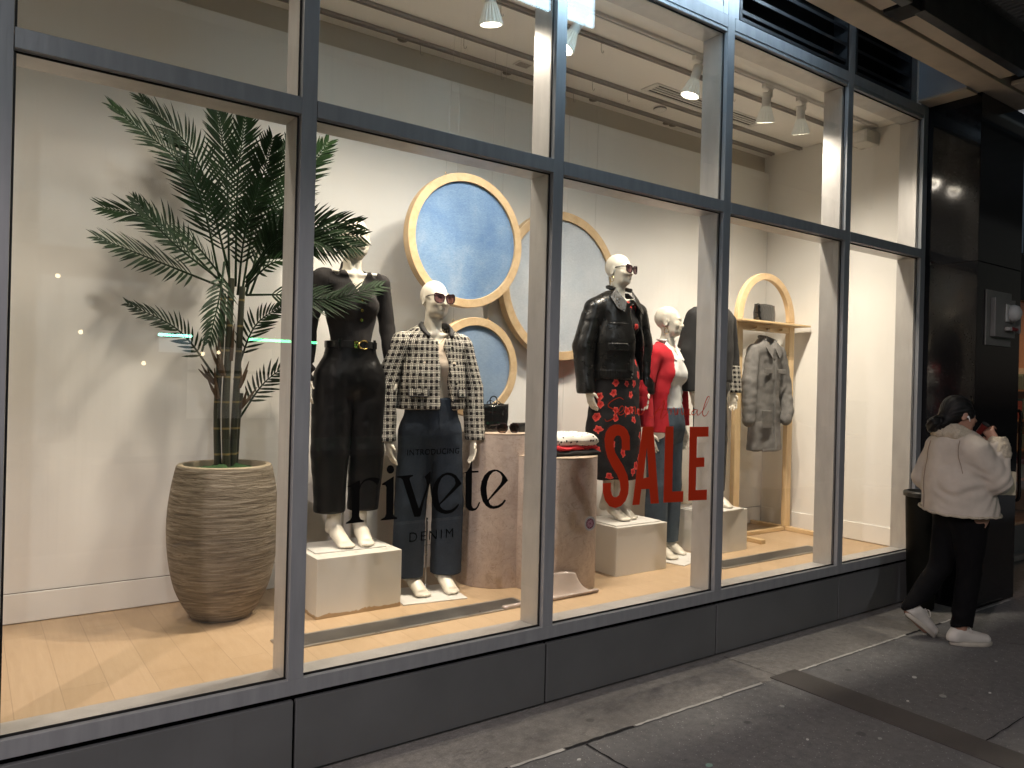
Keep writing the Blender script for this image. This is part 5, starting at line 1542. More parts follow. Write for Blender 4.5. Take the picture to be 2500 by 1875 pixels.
for k in range(37):
    ph = R(-48 + 276 * k / 36)      # round the neck from the wearer's left front over the back to the right front
    front = max(0, -math.sin(ph))
    rr = .094 + .010 * front
    x, y = rr * math.cos(ph) + .012 * front, -.030 + rr * 1.05 * math.sin(ph)
    pts.append(Vector((x, y, surf_z(J2, x, y))))
for _ in range(4): pts = [pts[0]] + [(pts[i - 1] + pts[i] * 2 + pts[i + 1]) / 4 for i in range(1, 36)] + [pts[-1]]
vs = []
for i, p in enumerate(pts):
    o_ = Vector((p.x - .0, p.y + .030, 0)).normalized(); t = i / 36
    front = max(0, abs(t - .5) * 2 - .55) / .45
    vs += [p + o_ * .014 + Vector((0, 0, -.012)), p + o_ * .006 + Vector((0, 0, .006)), p - o_ * .008 + Vector((0, 0, .026 - .016 * front)), p - o_ * .016 + Vector((0, 0, .022 - .018 * front)), p - o_ * .012 + Vector((0, 0, -.015))]
cb.add(vs, [(i * 5 + a, i * 5 + (a + 1) % 5, (i + 1) * 5 + (a + 1) % 5, (i + 1) * 5 + a) for i in range(36) for a in range(5)] + [(4, 3, 2, 1, 0), tuple(180 + a for a in range(5))])
cb.build('collar_band', M_TRIM, r2, True)
def front_y(x, z): return surf_y(J2, x, z) + .010
pk = MB()
for x0, x1 in ((-.175, -.075), (.115, .185)):
    z = 1.205
    n = 8; vs = []
    for i in range(n + 1):
        x = x0 + (x1 - x0) * i / n
        y = front_y(x, z) - .014
        vs += [(x, y, z), (x, y - .004, z - .045), (x, y + .012, z), (x, y + .008, z - .045)]
    pk.add(vs, [(i * 4, i * 4 + 1, i * 4 + 5, i * 4 + 4) for i in range(n)] + [(i * 4 + 2, i * 4 + 6, i * 4 + 7, i * 4 + 3) for i in range(n)] + [(i * 4 + 1, i * 4 + 3, i * 4 + 7, i * 4 + 5) for i in range(n)] + [(i * 4, i * 4 + 4, i * 4 + 6, i * 4 + 2) for i in range(n)] + [(0, 2, 3, 1), (n * 4, n * 4 + 1, n * 4 + 3, n * 4 + 2)])
pf = pk.build('pocket_flap', M_CHECK_FLAP, r2)
tr_ = MB()
for x0, x1 in ((-.175, -.075), (.115, .185)):
    z = 1.205
    pts = [(x0, front_y(x0, z) - .017, z)] + [(x0 + (x1 - x0) * i / 8, front_y(x0 + (x1 - x0) * i / 8, z) - .021, z - .046) for i in range(9)] + [(x1, front_y(x1, z) - .017, z)]
    tr_.tube(pts, .0048, 6)
tr_.build('pocket_trim', M_TRIM, pf, True)
for z in (1.445, 1.345, 1.235, 1.135): button(r2, (.078 + (1.445 - z) * .12, front_y(.085 + (1.445 - z) * .12, z) - .012, z), .009, M_BTN)
button(r2, (-.125, front_y(-.125, 1.165) - .022, 1.168), .009, M_BTN)
button(r2, (.15, front_y(.15, 1.165) - .022, 1.168), .009, M_BTN)
leg_cloth(r2, 'jeans', M_DARKDENIM, 1.15, .095, .112, .093, .095, (-.112, .116), (-.122, .120), 51, .0045, 1.15, .158, .95, gap=.004)
fly = MB().tube(smooth_path([(.0, -.128, 1.145), (.003, -.132, 1.06), (.002, -.135, .97)], 6), .0025, 5).cyl((0, -.127, 1.13), (0, -.134, 1.13), .007, .007, 14)
fly.build('fly_seam', M_DARKDENIM, r2, True)
nk = MB().tube(smooth_path([(-.066, .0, 1.56), (-.06, -.05, 1.525), (-.03, -.085, 1.49), (.0, -.095, 1.475), (.03, -.085, 1.49), (.06, -.05, 1.525), (.066, .0, 1.56)], 6), .0016, 5)
nk.build('necklace', M_GOLD, r2, True)
def wear_glasses(root, yaw, **k):
    M = Matrix.Translation((0, .01, 0)) @ Matrix.Rotation(yaw, 4, 'Z') @ Matrix.Translation((0, -.01, 0)) @ Matrix.Translation((0, -.115, 1.733))
    sunglasses(root, M, **k)
wear_glasses(r2, R(14), w=.033, h=.027, cat=.008, temple=.105)

# ---- 3: leather jacket over a floral dress, on the clean plinth
r3 = thing('mannequin', 'bald cream mannequin in black leather jacket over a red flowered dress, with sunglasses', 'mannequin', (3.700, .925, FLOOR + .322 + .009), R(0), 'mannequins in the window')
A3 = dict(sh=(.180, .012, 1.480), el=(.275, .030, 1.20), wr=(.272, -.02, .90), kn=(.258, -.04, .82))
mannequin_body(r3, R(16), A3, A3, feet=((-.045, -.01, R(16)), (.062, .02, R(14))), pole=(-.17, .05))
base_plate(r3, -.185, .245, -.235, .02)
def m_floral():
    g = G('black cloth with red flowers')
    cb_ = g.n('ShaderNodeAttribute', attribute_name='cloth_uv')
    wn_ = g.n('ShaderNodeTexNoise', Scale=26, Detail=2); g.l(cb_.outputs['Vector'], wn_.inputs['Vector'])
    ad = g.n('ShaderNodeVectorMath', operation='MULTIPLY_ADD'); g.l(wn_.outputs['Color'], ad.inputs[0]); ad.inputs[1].default_value = (.034, .034, 0); g.l(cb_.outputs['Vector'], ad.inputs[2])
    vo = g.n('ShaderNodeTexVoronoi', Scale=10.5, Randomness=.85, voronoi_dimensions='2D'); g.l(ad.outputs[0], vo.inputs['Vector'])
    # petals: radius changes with the angle round each cell point
    sb = g.n('ShaderNodeVectorMath', operation='SUBTRACT'); g.l(ad.outputs[0], sb.inputs[0]); g.l(vo.outputs['Position'], sb.inputs[1])
    mulv = g.n('ShaderNodeSeparateXYZ'); g.l(sb.outputs[0], mulv.inputs[0])
    an = g.math('ARCTAN2', mulv.outputs[1], mulv.outputs[0])
    pet = g.math('MULTIPLY_ADD', g.math('SINE', g.math('MULTIPLY_ADD', an, 5, g.math('MULTIPLY', wn_.outputs[0], 6.0))), .035, g.math('MULTIPLY_ADD', vo.outputs['Distance'], 0, .255))
    fl = g.math('LESS_THAN', vo.outputs['Distance'], pet)
    r_ = g.math('DIVIDE', vo.outputs['Distance'], pet)
    pc = g.ramp(r_, [(.08, (.10, .004, .006)), (.28, (.42, .015, .015)), (.75, (.62, .045, .035)), (1.0, (.70, .14, .11))])
    sel = g.n('ShaderNodeSeparateColor'); g.l(vo.outputs['Color'], sel.inputs[0])
    fl = g.math('MULTIPLY', fl, g.math('GREATER_THAN', sel.outputs[0], .22))
    g.set(Base_Color=g.mix(fl, (.010, .009, .010), pc), Roughness=.75, Specular_IOR_Level=.25)
    return g.m
M_FLORAL = m_floral()
V = Vol((-.34, -.26, .26), (.34, .26, 1.60), .0085)
V.chain([(0, .0, 1.40), (0, 0, 1.20), (0, .0, 1.0), (0, .0, .62), (0, .0, .22)], [.148, .130, .190, .214, .245], .05, sy=.71)
V.cone((-.12, .012, 1.487), (.12, .012, 1.487), .056, .056, .05)
for s in (-1, 1): V.ell((s * .068, -.066, 1.345), (.066, .060, .064), .05)
V.fn(lambda X, Y, Z: -np.maximum(.288 - Z, Z - 1.52), 0, '-')
V.mesh('dress', M_FLORAL, r3, 1, lambda P: folds(.013, 13, 1.5, 61, .2)(P) * np.clip((1.02 - P[:, 2]) / .3, .08, 1), lambda V: np.stack([np.arctan2(V[:, 0], -V[:, 1]) * .20, V[:, 2], 0 * V[:, 0]], 1))
def m_leather():
    g = G('black leather')
    v = g.coord('Object')
    n1 = g.noise(v, 7, 3, .5, .8); n2 = g.noise(v, 26, 4, .6)
    g.set(Base_Color=(.006, .0058, .0055), Roughness=g.ramp(n2, [(.3, (.24,) * 3), (.7, (.40,) * 3)]), Specular_IOR_Level=.45)
    g.bump(g.math('ADD', g.math('MULTIPLY', n1, 1.2), g.math('MULTIPLY', n2, .25)), .22, .02)
    return g.m
M_LEATHER = m_leather()
V = Vol((-.42, -.26, .83), (.42, .24, 1.66), .0075)
V.chain([(0, .0, 1.42), (0, -.002, 1.22), (0, -.002, .99)], [.190, .210, .212], .06, sy=.72)
V.cone((-.160, .010, 1.474), (.160, .010, 1.474), .060, .060, .06)
V.chain([(0, .028, 1.50), (0, .024, 1.58)], [.086, .066], .03)
for s in (-1, 1):
    V.chain([(s * .205, .010, 1.450), (s * .283, .026, 1.19), (s * .288, -.016, .90)], [.076, .075, .066], .025)
    V.cone((s * .288, -.016, .92), (s * .288, -.018, .87), .056, .054, .012)
V.cone((0, 0, 1.04), (0, 0, .955), .208, .200, .012, sy=.72)
V.fn(lambda X, Y, Z: -np.where(np.abs(X) < .228, np.maximum(.972 - Z, Z - 1.585), np.maximum(.868 - Z, Z - 1.585)), 0, '-')
for s in (-1, 1): V.fn(lambda X, Y, Z, s=s: np.maximum(np.abs(X * s - (.226 - .02 * np.clip((Z - 1.05) / .3, 0, 1))) - .004, Z - 1.34), .008, '-')
V.fn(lambda X, Y, Z: np.maximum(np.abs(X - (.072 + .026 * np.clip((1.45 - Z) / .45, 0, 1))) - (.058 + .008 * np.sin(Z * 14)), Y + .02), .006, '-')
V.fn(lambda X, Y, Z: np.maximum(np.hypot(X, (Y + .055) / 1.05) - (.074 + .05 * np.clip((Z - 1.51) / .08, -1, .3)), 1.485 - Z), .004, '-')
def lfold(P):
    b = folds(.0055, 8, 4, 71, .3)(P)
    rib = (P[:, 2] < 1.035) & (np.abs(P[:, 0]) < .215)
    cuff = (P[:, 2] < .91) & (np.abs(P[:, 0]) > .228)
    an = np.arctan2(P[:, 1], P[:, 0])
    return np.where(rib, .0022 * np.sin(an * 70), b) + np.where((np.abs(P[:, 0]) > .228) & ~cuff, .0025 * vnoise(P * np.array((8, 8, 34)), 5), 0)
jk = V.mesh('leather_jacket', M_LEATHER, r3, 1, lfold)
def jy(x, z): return surf_y(jk, x, z) + .012
c_ = MB()
c_.add([(-.028, -.128, 1.505), (-.078, -.062, 1.598), (-.142, -.078, 1.535), (-.118, -.130, 1.452), (-.072, -.160, 1.425),
        (-.028, -.118, 1.505), (-.076, -.050, 1.602), (-.140, -.062, 1.540), (-.116, -.115, 1.457), (-.072, -.146, 1.430)], [(0, 1, 2, 3, 4), (9, 8, 7, 6, 5), (0, 5, 6, 1), (1, 6, 7, 2), (2, 7, 8, 3), (3, 8, 9, 4), (4, 9, 5, 0)])
c_.add([(.055, -.120, 1.508), (.085, -.055, 1.598), (.142, -.068, 1.535), (.150, -.110, 1.452), (.118, -.140, 1.420),
        (.055, -.108, 1.508), (.083, -.043, 1.602), (.140, -.052, 1.540), (.148, -.095, 1.457), (.118, -.126, 1.425)], [(4, 3, 2, 1, 0), (5, 6, 7, 8, 9), (1, 6, 5, 0), (2, 7, 6, 1), (3, 8, 7, 2), (4, 9, 8, 3), (0, 5, 9, 4)])
c_.tube(smooth_path([(-.080, -.055, 1.595), (-.066, .03, 1.615), (0, .075, 1.622), (.066, .03, 1.615), (.085, -.05, 1.595)], 6), .016, 8)
c_.build('collar', M_LEATHER, r3, 'auto', bevel=.004)
def curved_patch(name, x0, x1, z0, z1, m, off, parent, yf, thick=.006, bev=.003, sag=0):
    n = 10; b = MB(); vs = []
    for i in range(n + 1):
        t = i / n; x = x0 + (x1 - x0) * t
        for z in (z0 + sag * (1 - (2 * t - 1) ** 2) * -1, z1):
            y = yf(x, z) - off
            vs += [(x, y, z), (x, y + thick, z)]
    fs = []
    for i in range(n):
        a, c = i * 4, (i + 1) * 4
        fs += [(a, a + 2, c + 2, c), (a + 1, c + 1, c + 3, a + 3), (a, c, c + 1, a + 1), (a + 2, a + 3, c + 3, c + 2)]
    fs += [(0, 1, 3, 2), (n * 4, n * 4 + 2, n * 4 + 3, n * 4 + 1)]
    return b.add(vs, fs).build(name, m, parent, 'auto', bevel=bev)
curved_patch('pocket_flap', -.175, -.040, 1.165, 1.215, M_LEATHER, .017, r3, jy)
curved_patch('placket', -.034, .012, 1.03, 1.495, M_LEATHER, .015, r3, jy, .008, .004)
curved_patch('yoke_seam', -.165, -.04, 1.352, 1.3565, M_LEATHER, .012, r3, jy, .006, .002, .012)
curved_patch('tab', -.03, .035, 1.478, 1.497, M_LEATHER, .020, r3, jy, .006, .003)
ep = MB().add([(-.12, -.03, 1.553), (-.215, -.018, 1.520), (-.217, .014, 1.522), (-.122, .008, 1.556), (-.12, -.03, 1.545), (-.215, -.018, 1.512), (-.217, .014, 1.514), (-.122, .008, 1.548)], [(0, 1, 2, 3), (7, 6, 5, 4), (0, 4, 5, 1), (1, 5, 6, 2), (2, 6, 7, 3), (3, 7, 4, 0)])
ep.build('epaulette', M_LEATHER, r3, bevel=.004)
for z in (1.008, .985, 1.487): button(r3, (.002 if z < 1.4 else .022, jy(0, z) - .018, z), .0068, M_METAL)
wear_glasses(r3, R(16), w=.033, h=.026, cat=.010, temple=.105)
def earring(root, yaw, s, r=.014, name='earring'):
    M = Matrix.Translation((0, .01, 0)) @ Matrix.Rotation(yaw, 4, 'Z') @ Matrix.Translation((0, -.01, 0))
    MB().tube([(s * .080, .002 + r * math.sin(a), 1.682 - r * 1.25 + r * 1.3 * math.cos(a)) for a in [2 * math.pi * k / 24 for k in range(24)]], .0022, 6, close=True).xform(M).build(name, M_GOLD, root, True)
earring(r3, R(16), -1)

# ---- 4: red cardigan, white shirt, blue jeans, on the floor
r4 = thing('mannequin', 'bald cream mannequin with hoop earring in red cardigan, white shirt and blue jeans', 'mannequin', (4.235, .945, FLOOR + .0085), R(13), 'mannequins in the window')
A4 = dict(sh=(.180, .012, 1.490), el=(.245, .035, 1.21), wr=(.250, -.01, .92), kn=(.246, -.03, .845))
mannequin_body(r4, R(24), A4, A4, feet=((-.086, .0, R(6)), (.105, .03, R(8))))
base_plate(r4, -.18, .22, -.28, .10)
M_SHIRT = mat('white cotton shirt', (.70, .69, .66), .85, var=.03, bump=.08, bscale=180)
M_RED = mat('red felted knit', (.46, .012, .022), .9, var=.12, vscale=5, bump=.5, bscale=240)
V = Vol((-.3, -.24, 1.0), (.3, .2, 1.62), .0085)
V.chain([(0, .0, 1.40), (0, 0, 1.20), (0, .0, 1.00)], [.150, .132, .152], .05, sy=.78)
V.cone((-.13, .012, 1.487), (.13, .012, 1.487), .056, .056, .05)
for s in (-1, 1): V.ell((s * .068, -.070, 1.345), (.068, .062, .066), .05)
V.chain([(0, .018, 1.5), (0, .014, 1.575)], [.075, .058], .03)
V.fn(lambda X, Y, Z: -np.maximum(1.025 - Z + .10 * np.abs(X), Z - 1.57), 0, '-')
V.fn(lambda X, Y, Z: np.maximum(np.maximum(np.abs(X) - (Z - 1.47) * .8, Y + .01), 1.47 - Z), .004, '-')
def sfold(P):
    side = np.clip((P[:, 0] - .02) * 14, 0, 1)
    z = P[:, 2] + .35 * P[:, 0]
    return .007 * np.sin(z * 95 + 4 * vnoise(P * 9, 2)) * side * np.clip((1.36 - P[:, 2]) * 8, 0, 1) + folds(.003, 10, 8, 81, .5)(P)
V.mesh('shirt', M_SHIRT, r4, 1, sfold)
c_ = MB()
for s in (-1, 1):
    q = [(s * .008, -.088, 1.490), (s * .062, -.03, 1.590), (s * .088, -.040, 1.545), (s * .075, -.105, 1.455), (s * .05, -.115, 1.44)]
    q2 = [(x, y + .012, z + .002) for x, y, z in q]
    f_ = [(0, 1, 2, 3, 4), (9, 8, 7, 6, 5), (0, 5, 6, 1), (1, 6, 7, 2), (2, 7, 8, 3), (3, 8, 9, 4), (4, 9, 5, 0)]
    c_.add(q + q2, f_ if s < 0 else [t[::-1] for t in f_])
c_.tube(smooth_path([(-.063, -.03, 1.588), (-.058, .04, 1.60), (0, .07, 1.605), (.058, .04, 1.60), (.063, -.03, 1.588)], 5), .012, 8)
c_.build('shirt_collar', M_SHIRT, r4, 'auto', bevel=.003)
V = Vol((-.38, -.26, .86), (.38, .22, 1.62), .0075)
V.chain([(0, .0, 1.42), (0, .0, 1.22), (0, .0, .90)], [.176, .188, .196], .06, sy=.74)
V.cone((-.155, .014, 1.482), (.155, .014, 1.482), .066, .066, .06)
for s in (-1, 1): V.ell((s * .07, -.072, 1.345), (.074, .068, .07), .05)
V.chain([(0, .03, 1.50), (0, .026, 1.575)], [.084, .066], .03)
for s in (-1, 1): V.chain([(s * .190, .012, 1.478), (s * .262, .032, 1.21), (s * .262, -.006, .93)], [.068, .064, .052], .022)
V.fn(lambda X, Y, Z: -np.where(np.abs(X) < .206, np.maximum(.915 - Z, Z - 1.585), np.maximum(.955 - Z, Z - 1.585)), 0, '-')
for s in (-1, 1): V.fn(lambda X, Y, Z, s=s: np.maximum(np.abs(X * s - (.208 - .02 * np.clip((Z - 1.05) / .3, 0, 1))) - .004, Z - 1.36), .008, '-')
V.fn(lambda X, Y, Z: np.maximum(np.abs(X - .03) - (.115 + .055 * np.clip((1.45 - Z) / .3, 0, 1) - .02 * np.clip((1.15 - Z) / .2, 0, 1)), Y - .0), .005, '-')
V.fn(lambda X, Y, Z: np.maximum(np.hypot(X, Y + .05) - (.082 + .05 * np.clip((Z - 1.50) / .08, -1, .4)), 1.44 - Z), .004, '-')
V.mesh('cardigan', M_RED, r4, 1, folds(.0045, 12, 4, 91, .4))
leg_cloth(r4, 'jeans', M_BLUEDENIM, 1.10, .088, .100, .085, .088, (-.102, .106), (-.094, .112), 95, .0035, 1.10, .158, .95, ys=(0, .02))
earring(r4, R(24), -1, .016)
# ---- 5: black jacket with checked sleeves, mostly hidden behind the fourth mullion
r5 = thing('mannequin', 'mostly hidden mannequin in black top with one checked sleeve behind the mullion by the rack', 'mannequin', (4.745, .95, FLOOR + .320 + .009), R(6), 'mannequins in the window')
mannequin_body(r5, R(20), A3, A3, h=.009)
base_plate(r5, -.2, .19, -.20, .1)
V = Vol((-.42, -.26, .84), (.42, .24, 1.62), .009)
V.chain([(0, .0, 1.42), (0, .0, 1.22), (0, .0, .95)], [.190, .190, .200], .06, sy=.74)
V.cone((-.18, .012, 1.482), (.18, .012, 1.482), .074, .074, .06)
V.fn(lambda X, Y, Z: -np.maximum(.98 - Z, Z - 1.55), 0, '-')
V.mesh('black_top', mat('black textured knit', (.014, .0135, .014), .9, bump=.6, bscale=170), r5, 1, folds(.004, 12, 5, 101, .5))
V = Vol((-.42, -.26, .84), (.42, .24, 1.62), .009)
for s in (-1, 1): V.chain([(s * .215, .012, 1.465), (s * .295, .030, 1.20), (s * .292, -.016, .86)], [.076, .074, .070], .022)
V.fn(lambda X, Y, Z: Z - np.where(X > 0, 1.10, .90), 0, '-')
V.mesh('black_sleeves', mat('black textured sleeve', (.014, .0135, .014), .9, bump=.6, bscale=170), r5, 1, folds(.004, 10, 6, 104, .4))
V = Vol((-.42, -.26, .84), (.42, .24, 1.62), .009)
for s in (1,): V.chain([(s * .293, .030, 1.20), (s * .292, -.016, .86)], [.078, .072], .022)
V.fn(lambda X, Y, Z: -np.maximum(.895 - Z, Z - 1.115), 0, '-')
V.mesh('checked_sleeve', M_CHECK, r5, 1, folds(.004, 10, 6, 104, .4), garment_uv(lambda z: 0 * z, .19, [(.293, .03, 1.2), (.292, -.016, .86)]))
leg_cloth(r5, 'trousers', M_BLACKPANT, 1.1, .12, .104, .09, .088, seed=107, top=1.1)
# ------------------------------------------------------------------ the passer-by
M_SKIN = mat('skin', (.36, .20, .14), .5, var=.06)
M_HAIR = mat('black hair', (.0035, .0032, .0035), .5, var=.4, vscale=30, spec=.3, bump=.4, bscale=60, stretch=(1, 6, 6))
M_SUEDE = G('pale suede coat')
_v = M_SUEDE.coord('Object'); _f = M_SUEDE.noise(_v, 5, 6, .6)
M_SUEDE.set(Base_Color=M_SUEDE.ramp(_f, [(.3, (.44, .40, .345)), (.7, (.58, .53, .465))]), Roughness=.95, Specular_IOR_Level=.1)
M_SUEDE.bump(M_SUEDE.noise(_v, 70, 4), .25, .004)
M_SUEDE = M_SUEDE.m
M_FLEECE = G('cream sherpa fleece')
_v = M_FLEECE.coord('Object'); _f = M_FLEECE.noise(_v, 130, 4, .7)
M_FLEECE.set(Base_Color=M_FLEECE.ramp(_f, [(.3, (.44, .39, .30)), (.7, (.64, .58, .47))]), Roughness=1.0, Specular_IOR_Level=.05)
M_FLEECE.bump(_f, .9, .01)
M_FLEECE = M_FLEECE.m
M_BLKJEAN = mat('black jeans', (.004, .004, .005), .9, spec=.15, var=.25, vscale=6, bump=.4, bscale=150)
M_SHOE = mat('white leather sneaker', (.55, .53, .49), .5, var=.12, vscale=8)
M_SOLE = mat('worn white sole', (.45, .42, .36), .7, var=.2, vscale=14)

pe = thing('person', 'person walking past in a pale sherpa collared suede jacket and black trousers, hand at mouth', 'person', (5.345, -.665, 0), R(60))
# local frame: facing -y, +x is the person's left
hd_c = (.0, -.03, 1.40)
V = Vol((-.42, -.42, -.005), (.42, .45, 1.66), .0075)
V.cone((-.07, .02, .82), (.07, .02, .82), .115, .115, .05)
V.cone((0, .03, .92), (0, .05, 1.20), .13, .14, .05, sy=.8)
V.cone((-.13, .05, 1.29), (.13, .05, 1.29), .06, .06, .06)
V.chain([(0, .05, 1.30), (0, .05, 1.38), (0, .045, 1.44)], [.065, .052, .05], .03)
# head scaled from the mannequin head, turned a little to the street side
hs, hz_ = .98, 0
V.pose(R(-6), R(5), 0, (0, .06, 1.42))
c0 = (0, -.04, -.262)
def q(p): return (p[0], p[1] + .055, p[2] - .245)
V.ell(q((0, .008, 1.758)), (.074, .092, .085), .02)
V.ell(q((0, -.030, 1.705)), (.062, .064, .080), .03)
V.cone(q((-.024, -.050, 1.655)), q((.024, -.050, 1.655)), .026, .026, .03)
V.ell(q((0, -.080, 1.642)), (.020, .016, .017), .018)
V.chain([q((0, -.090, 1.742)), q((0, -.103, 1.712)), q((0, -.112, 1.702))], [.007, .009, .012], .012)
for s in (-1, 1):
    V.ell(q((s * .032, -.096, 1.735)), (.018, .016, .011), .016, '-')
    V.ell(q((s * .031, -.080, 1.734)), (.015, .011, .008), .006)
    V.ell(q((s * .012, -.103, 1.698)), (.009, .009, .007), .006)
    V.ell(q((s * .042, -.062, 1.702)), (.022, .020, .020), .025)
    V.ell(q((s * .075, .006, 1.722)), (.010, .020, .032), .008, rot=(.25, 0, s * .4))
    V.ell(q((s * .084, .000, 1.724)), (.004, .010, .017), .006, '-', rot=(.25, 0, s * .4))
V.ell(q((0, -.098, 1.681)), (.021, .010, .007), .006)
V.ell(q((0, -.096, 1.669)), (.019, .010, .007), .006)
V.ell(q((0, -.109, 1.675)), (.021, .006, .0016), .003, '-')
V.pose()
# right arm (local -x) bent with the hand at the mouth; left arm down with the hand in the pocket
RS, RE, RW = (-.175, .055, 1.265), (-.205, -.075, 1.07), (-.135, -.115, 1.312)
V.chain([RS, RE, RW], [.05, .042, .027], .03)
hand(V, RW, (-.090, -.095, 1.383), (.6, .35, -.1), .75, -1, .95)
LS, LE, LW = (.175, .055, 1.265), (.235, .13, 1.04), (.20, .02, .96)
V.chain([LS, LE, LW], [.05, .042, .03], .03)
hand(V, LW, (.188, -.01, .91), (-.3, -.9, 0), .3, 1)
# legs: right leg forward bearing weight, left leg trailing with the heel lifted
RH, RK, RA = (-.085, .02, .82), (-.075, .005, .47), (-.075, .055, .11)
LH, LK, LA = (.085, .03, .82), (.075, .09, .47), (.085, .295, .20)
V.chain([RH, RK, RA], [.098, .058, .038], .04)
V.chain([LH, LK, LA], [.098, .058, .038], .04)
V.cone((-.075, .07, .06), (-.075, -.10, .045), .032, .030, .02)
V.cone((.085, .305, .165), (.078, .19, .055), .032, .030, .02)
V.mesh('body', M_SKIN, pe, 1)
# jacket
V = Vol((-.46, -.36, .78), (.46, .40, 1.48), .0075)
V.chain([(0, .05, 1.22), (0, .045, 1.05), (0, .03, .80)], [.190, .216, .246], .06, sy=.92)
V.cone((-.150, .055, 1.258), (.150, .055, 1.258), .082, .085, .07)
V.chain([(-.170, .055, 1.252), (-.212, -.062, 1.075)], [.088, .080], .035)
V.chain([(-.212, -.062, 1.075), (-.148, -.110, 1.275)], [.078, .060], .03)
V.chain([(.175, .055, 1.252), (.238, .13, 1.04), (.21, .01, .90)], [.086, .070, .055], .03)
V.fn(lambda X, Y, Z: -np.where((np.abs(X) < .25) | (Z > 1.0), .853 + .012 * np.sin(X * 9) - Z, .853 - Z), 0, '-')
def pfold(P):
    arm = np.clip((.04 - P[:, 1]) * 6, 0, 1) * (P[:, 0] < -.12)
    f = folds(.006, 7, 7, 121, .3)(P)
    side = np.clip((-P[:, 0] - .02) * 9, 0, 1) * np.clip((P[:, 1] + .0) * 12, 0, 1) * np.clip((1.20 - P[:, 2]) * 7, 0, 1) * np.clip((P[:, 2] - .88) * 8, 0, 1)
    d = P[:, 2] * 1.0 - P[:, 0] * .55 + P[:, 1] * .3
    return f + side * .0065 * np.sin(d * 75 + 5 * vnoise(P * 7, 3)) + arm * .0055 * np.sin((P[:, 2] * .8 + P[:, 1] * .9) * 85 + 4 * vnoise(P * 8, 4))
PJ = V.mesh('jacket', M_SUEDE, pe, 1, pfold)
V = Vol((-.26, -.22, 1.20), (.26, .28, 1.48), .0075)
V.chain([(-.10, -.080, 1.235), (-.122, .015, 1.31), (-.092, .128, 1.365), (0, .168, 1.375), (.092, .128, 1.365), (.122, .015, 1.31), (.10, -.080, 1.235)], [.030, .038, .042, .044, .042, .038, .030], .02)
V.chain([(-.085, .045, 1.375), (-.07, .12, 1.402), (0, .150, 1.410), (.07, .12, 1.402), (.085, .045, 1.375)], [.022, .026, .026, .026, .022], .03)
V.mesh('collar', M_FLEECE, pe, 1, lambda P: .004 * vnoise(P * 90, 1) + .006 * vnoise(P * 25, 2))
V = Vol((-.30, -.25, 1.16), (-.02, .02, 1.42), .0065)
V.cone((-.163, -.113, 1.245), (-.136, -.124, 1.308), .068, .062, .01)
V.cone((-.136, -.124, 1.318), (-.130, -.127, 1.35), .038, .034, .012, '-')
V.mesh('cuff', M_FLEECE, pe, 1, lambda P: .004 * vnoise(P * 90, 1) + .005 * vnoise(P * 30, 2))
hm = MB()
pts = []
for k in range(72):
    a = 2 * math.pi * k / 72
    pts.append((.247 * math.cos(a), .03 + .247 * .92 * math.sin(a), .858 +   .012 * math.sin(.247 * math.cos(a) * 9) + random.uniform(-.003, .003)))
hm.tube(pts, .0075, 6, close=True)
hm.build('hem_trim', M_FLEECE, pe, True)
sm_ = MB()
_a = np.empty(len(PJ.data.vertices) * 3, np.float32); PJ.data.vertices.foreach_get('co', _a); _a = _a.reshape(-1, 3)
def back_y(x, z):
    m = (np.abs(_a[:, 0] - x) < .014) & (np.abs(_a[:, 2] - z) < .014)
    return float(_a[m, 1].max()) if m.any() else .2
sm_.tube(smooth_path([(.05, back_y(.05, z) - .0005, z) for z in (1.31, 1.25, 1.19, 1.13, 1.07, 1.01, .95, .87)], 5), .0024, 5)
sm_.tube(smooth_path([(x, back_y(x, z) - .0005, z) for x, z in ((-.150, 1.325), (-.158, 1.28), (-.165, 1.22), (-.178, 1.165), (-.192, 1.12))], 5), .0024, 5)
sm_.build('seam', mat('coat seam', (.26, .21, .17), .9), pe, True)
# hair: cap, loose bun
V = Vol((-.16, -.14, 1.28), (.16, .31, 1.66), .0055)
V.pose(R(-6), R(5), 0, (0, .06, 1.42))
V.ell(q((0, .020, 1.765)), (.086, .096, .094), .02)
V.ell(q((0, .060, 1.715)), (.070, .06, .075), .03)
for s in (-1, 1): V.ell(q((s * .066, -.022, 1.745)), (.022, .045, .040), .02)
V.ell(q((0, -.085, 1.700)), (.064, .052, .082), .006, '-')
for s in (-1, 1): V.ell(q((s * .083, .0, 1.712)), (.020, .022, .034), .005, '-')
V.pose()
V.ell((.005, .210, 1.420), (.050, .050, .044), .015)
V.ell((.02, .222, 1.392), (.035, .032, .030), .012); V.ell((-.018, .228, 1.440), (.034, .034, .028), .012); V.ell((.0, .17, 1.43), (.055, .05, .05), .03)
def hfold(P):
    an = np.arctan2(P[:, 0], P[:, 2] - 1.44)
    bun = P[:, 1] > .17
    an2 = np.arctan2(P[:, 2] - 1.42, P[:, 1] - .21) + P[:, 0] * 12
    return np.where(bun, .0035 * np.sin(an2 * 7 + 3 * vnoise(P * 22, 5)), .0013 * np.sin(an * 34 + 3 * vnoise(P * 12, 6))) + .002 * vnoise(P * 26, 7)
V.mesh('hair', M_HAIR, pe, 1, hfold)
wp = MB()
for k in range(16):
    a = Vector((random.uniform(-.05, .05),   .20 + random.uniform(-.02, .03), 1.40 + random.uniform(-.03, .05)))
    e = a + Vector((random.uniform(-.04, .04), random.uniform(.02, .06), random.uniform(-.05, .04)))
    wp.tube([a, a.lerp(e, .5) + Vector((0, 0, .012)), e], [.0022, .0016, .0005], 4)
wp.build('hair_wisp', M_HAIR, pe, True)
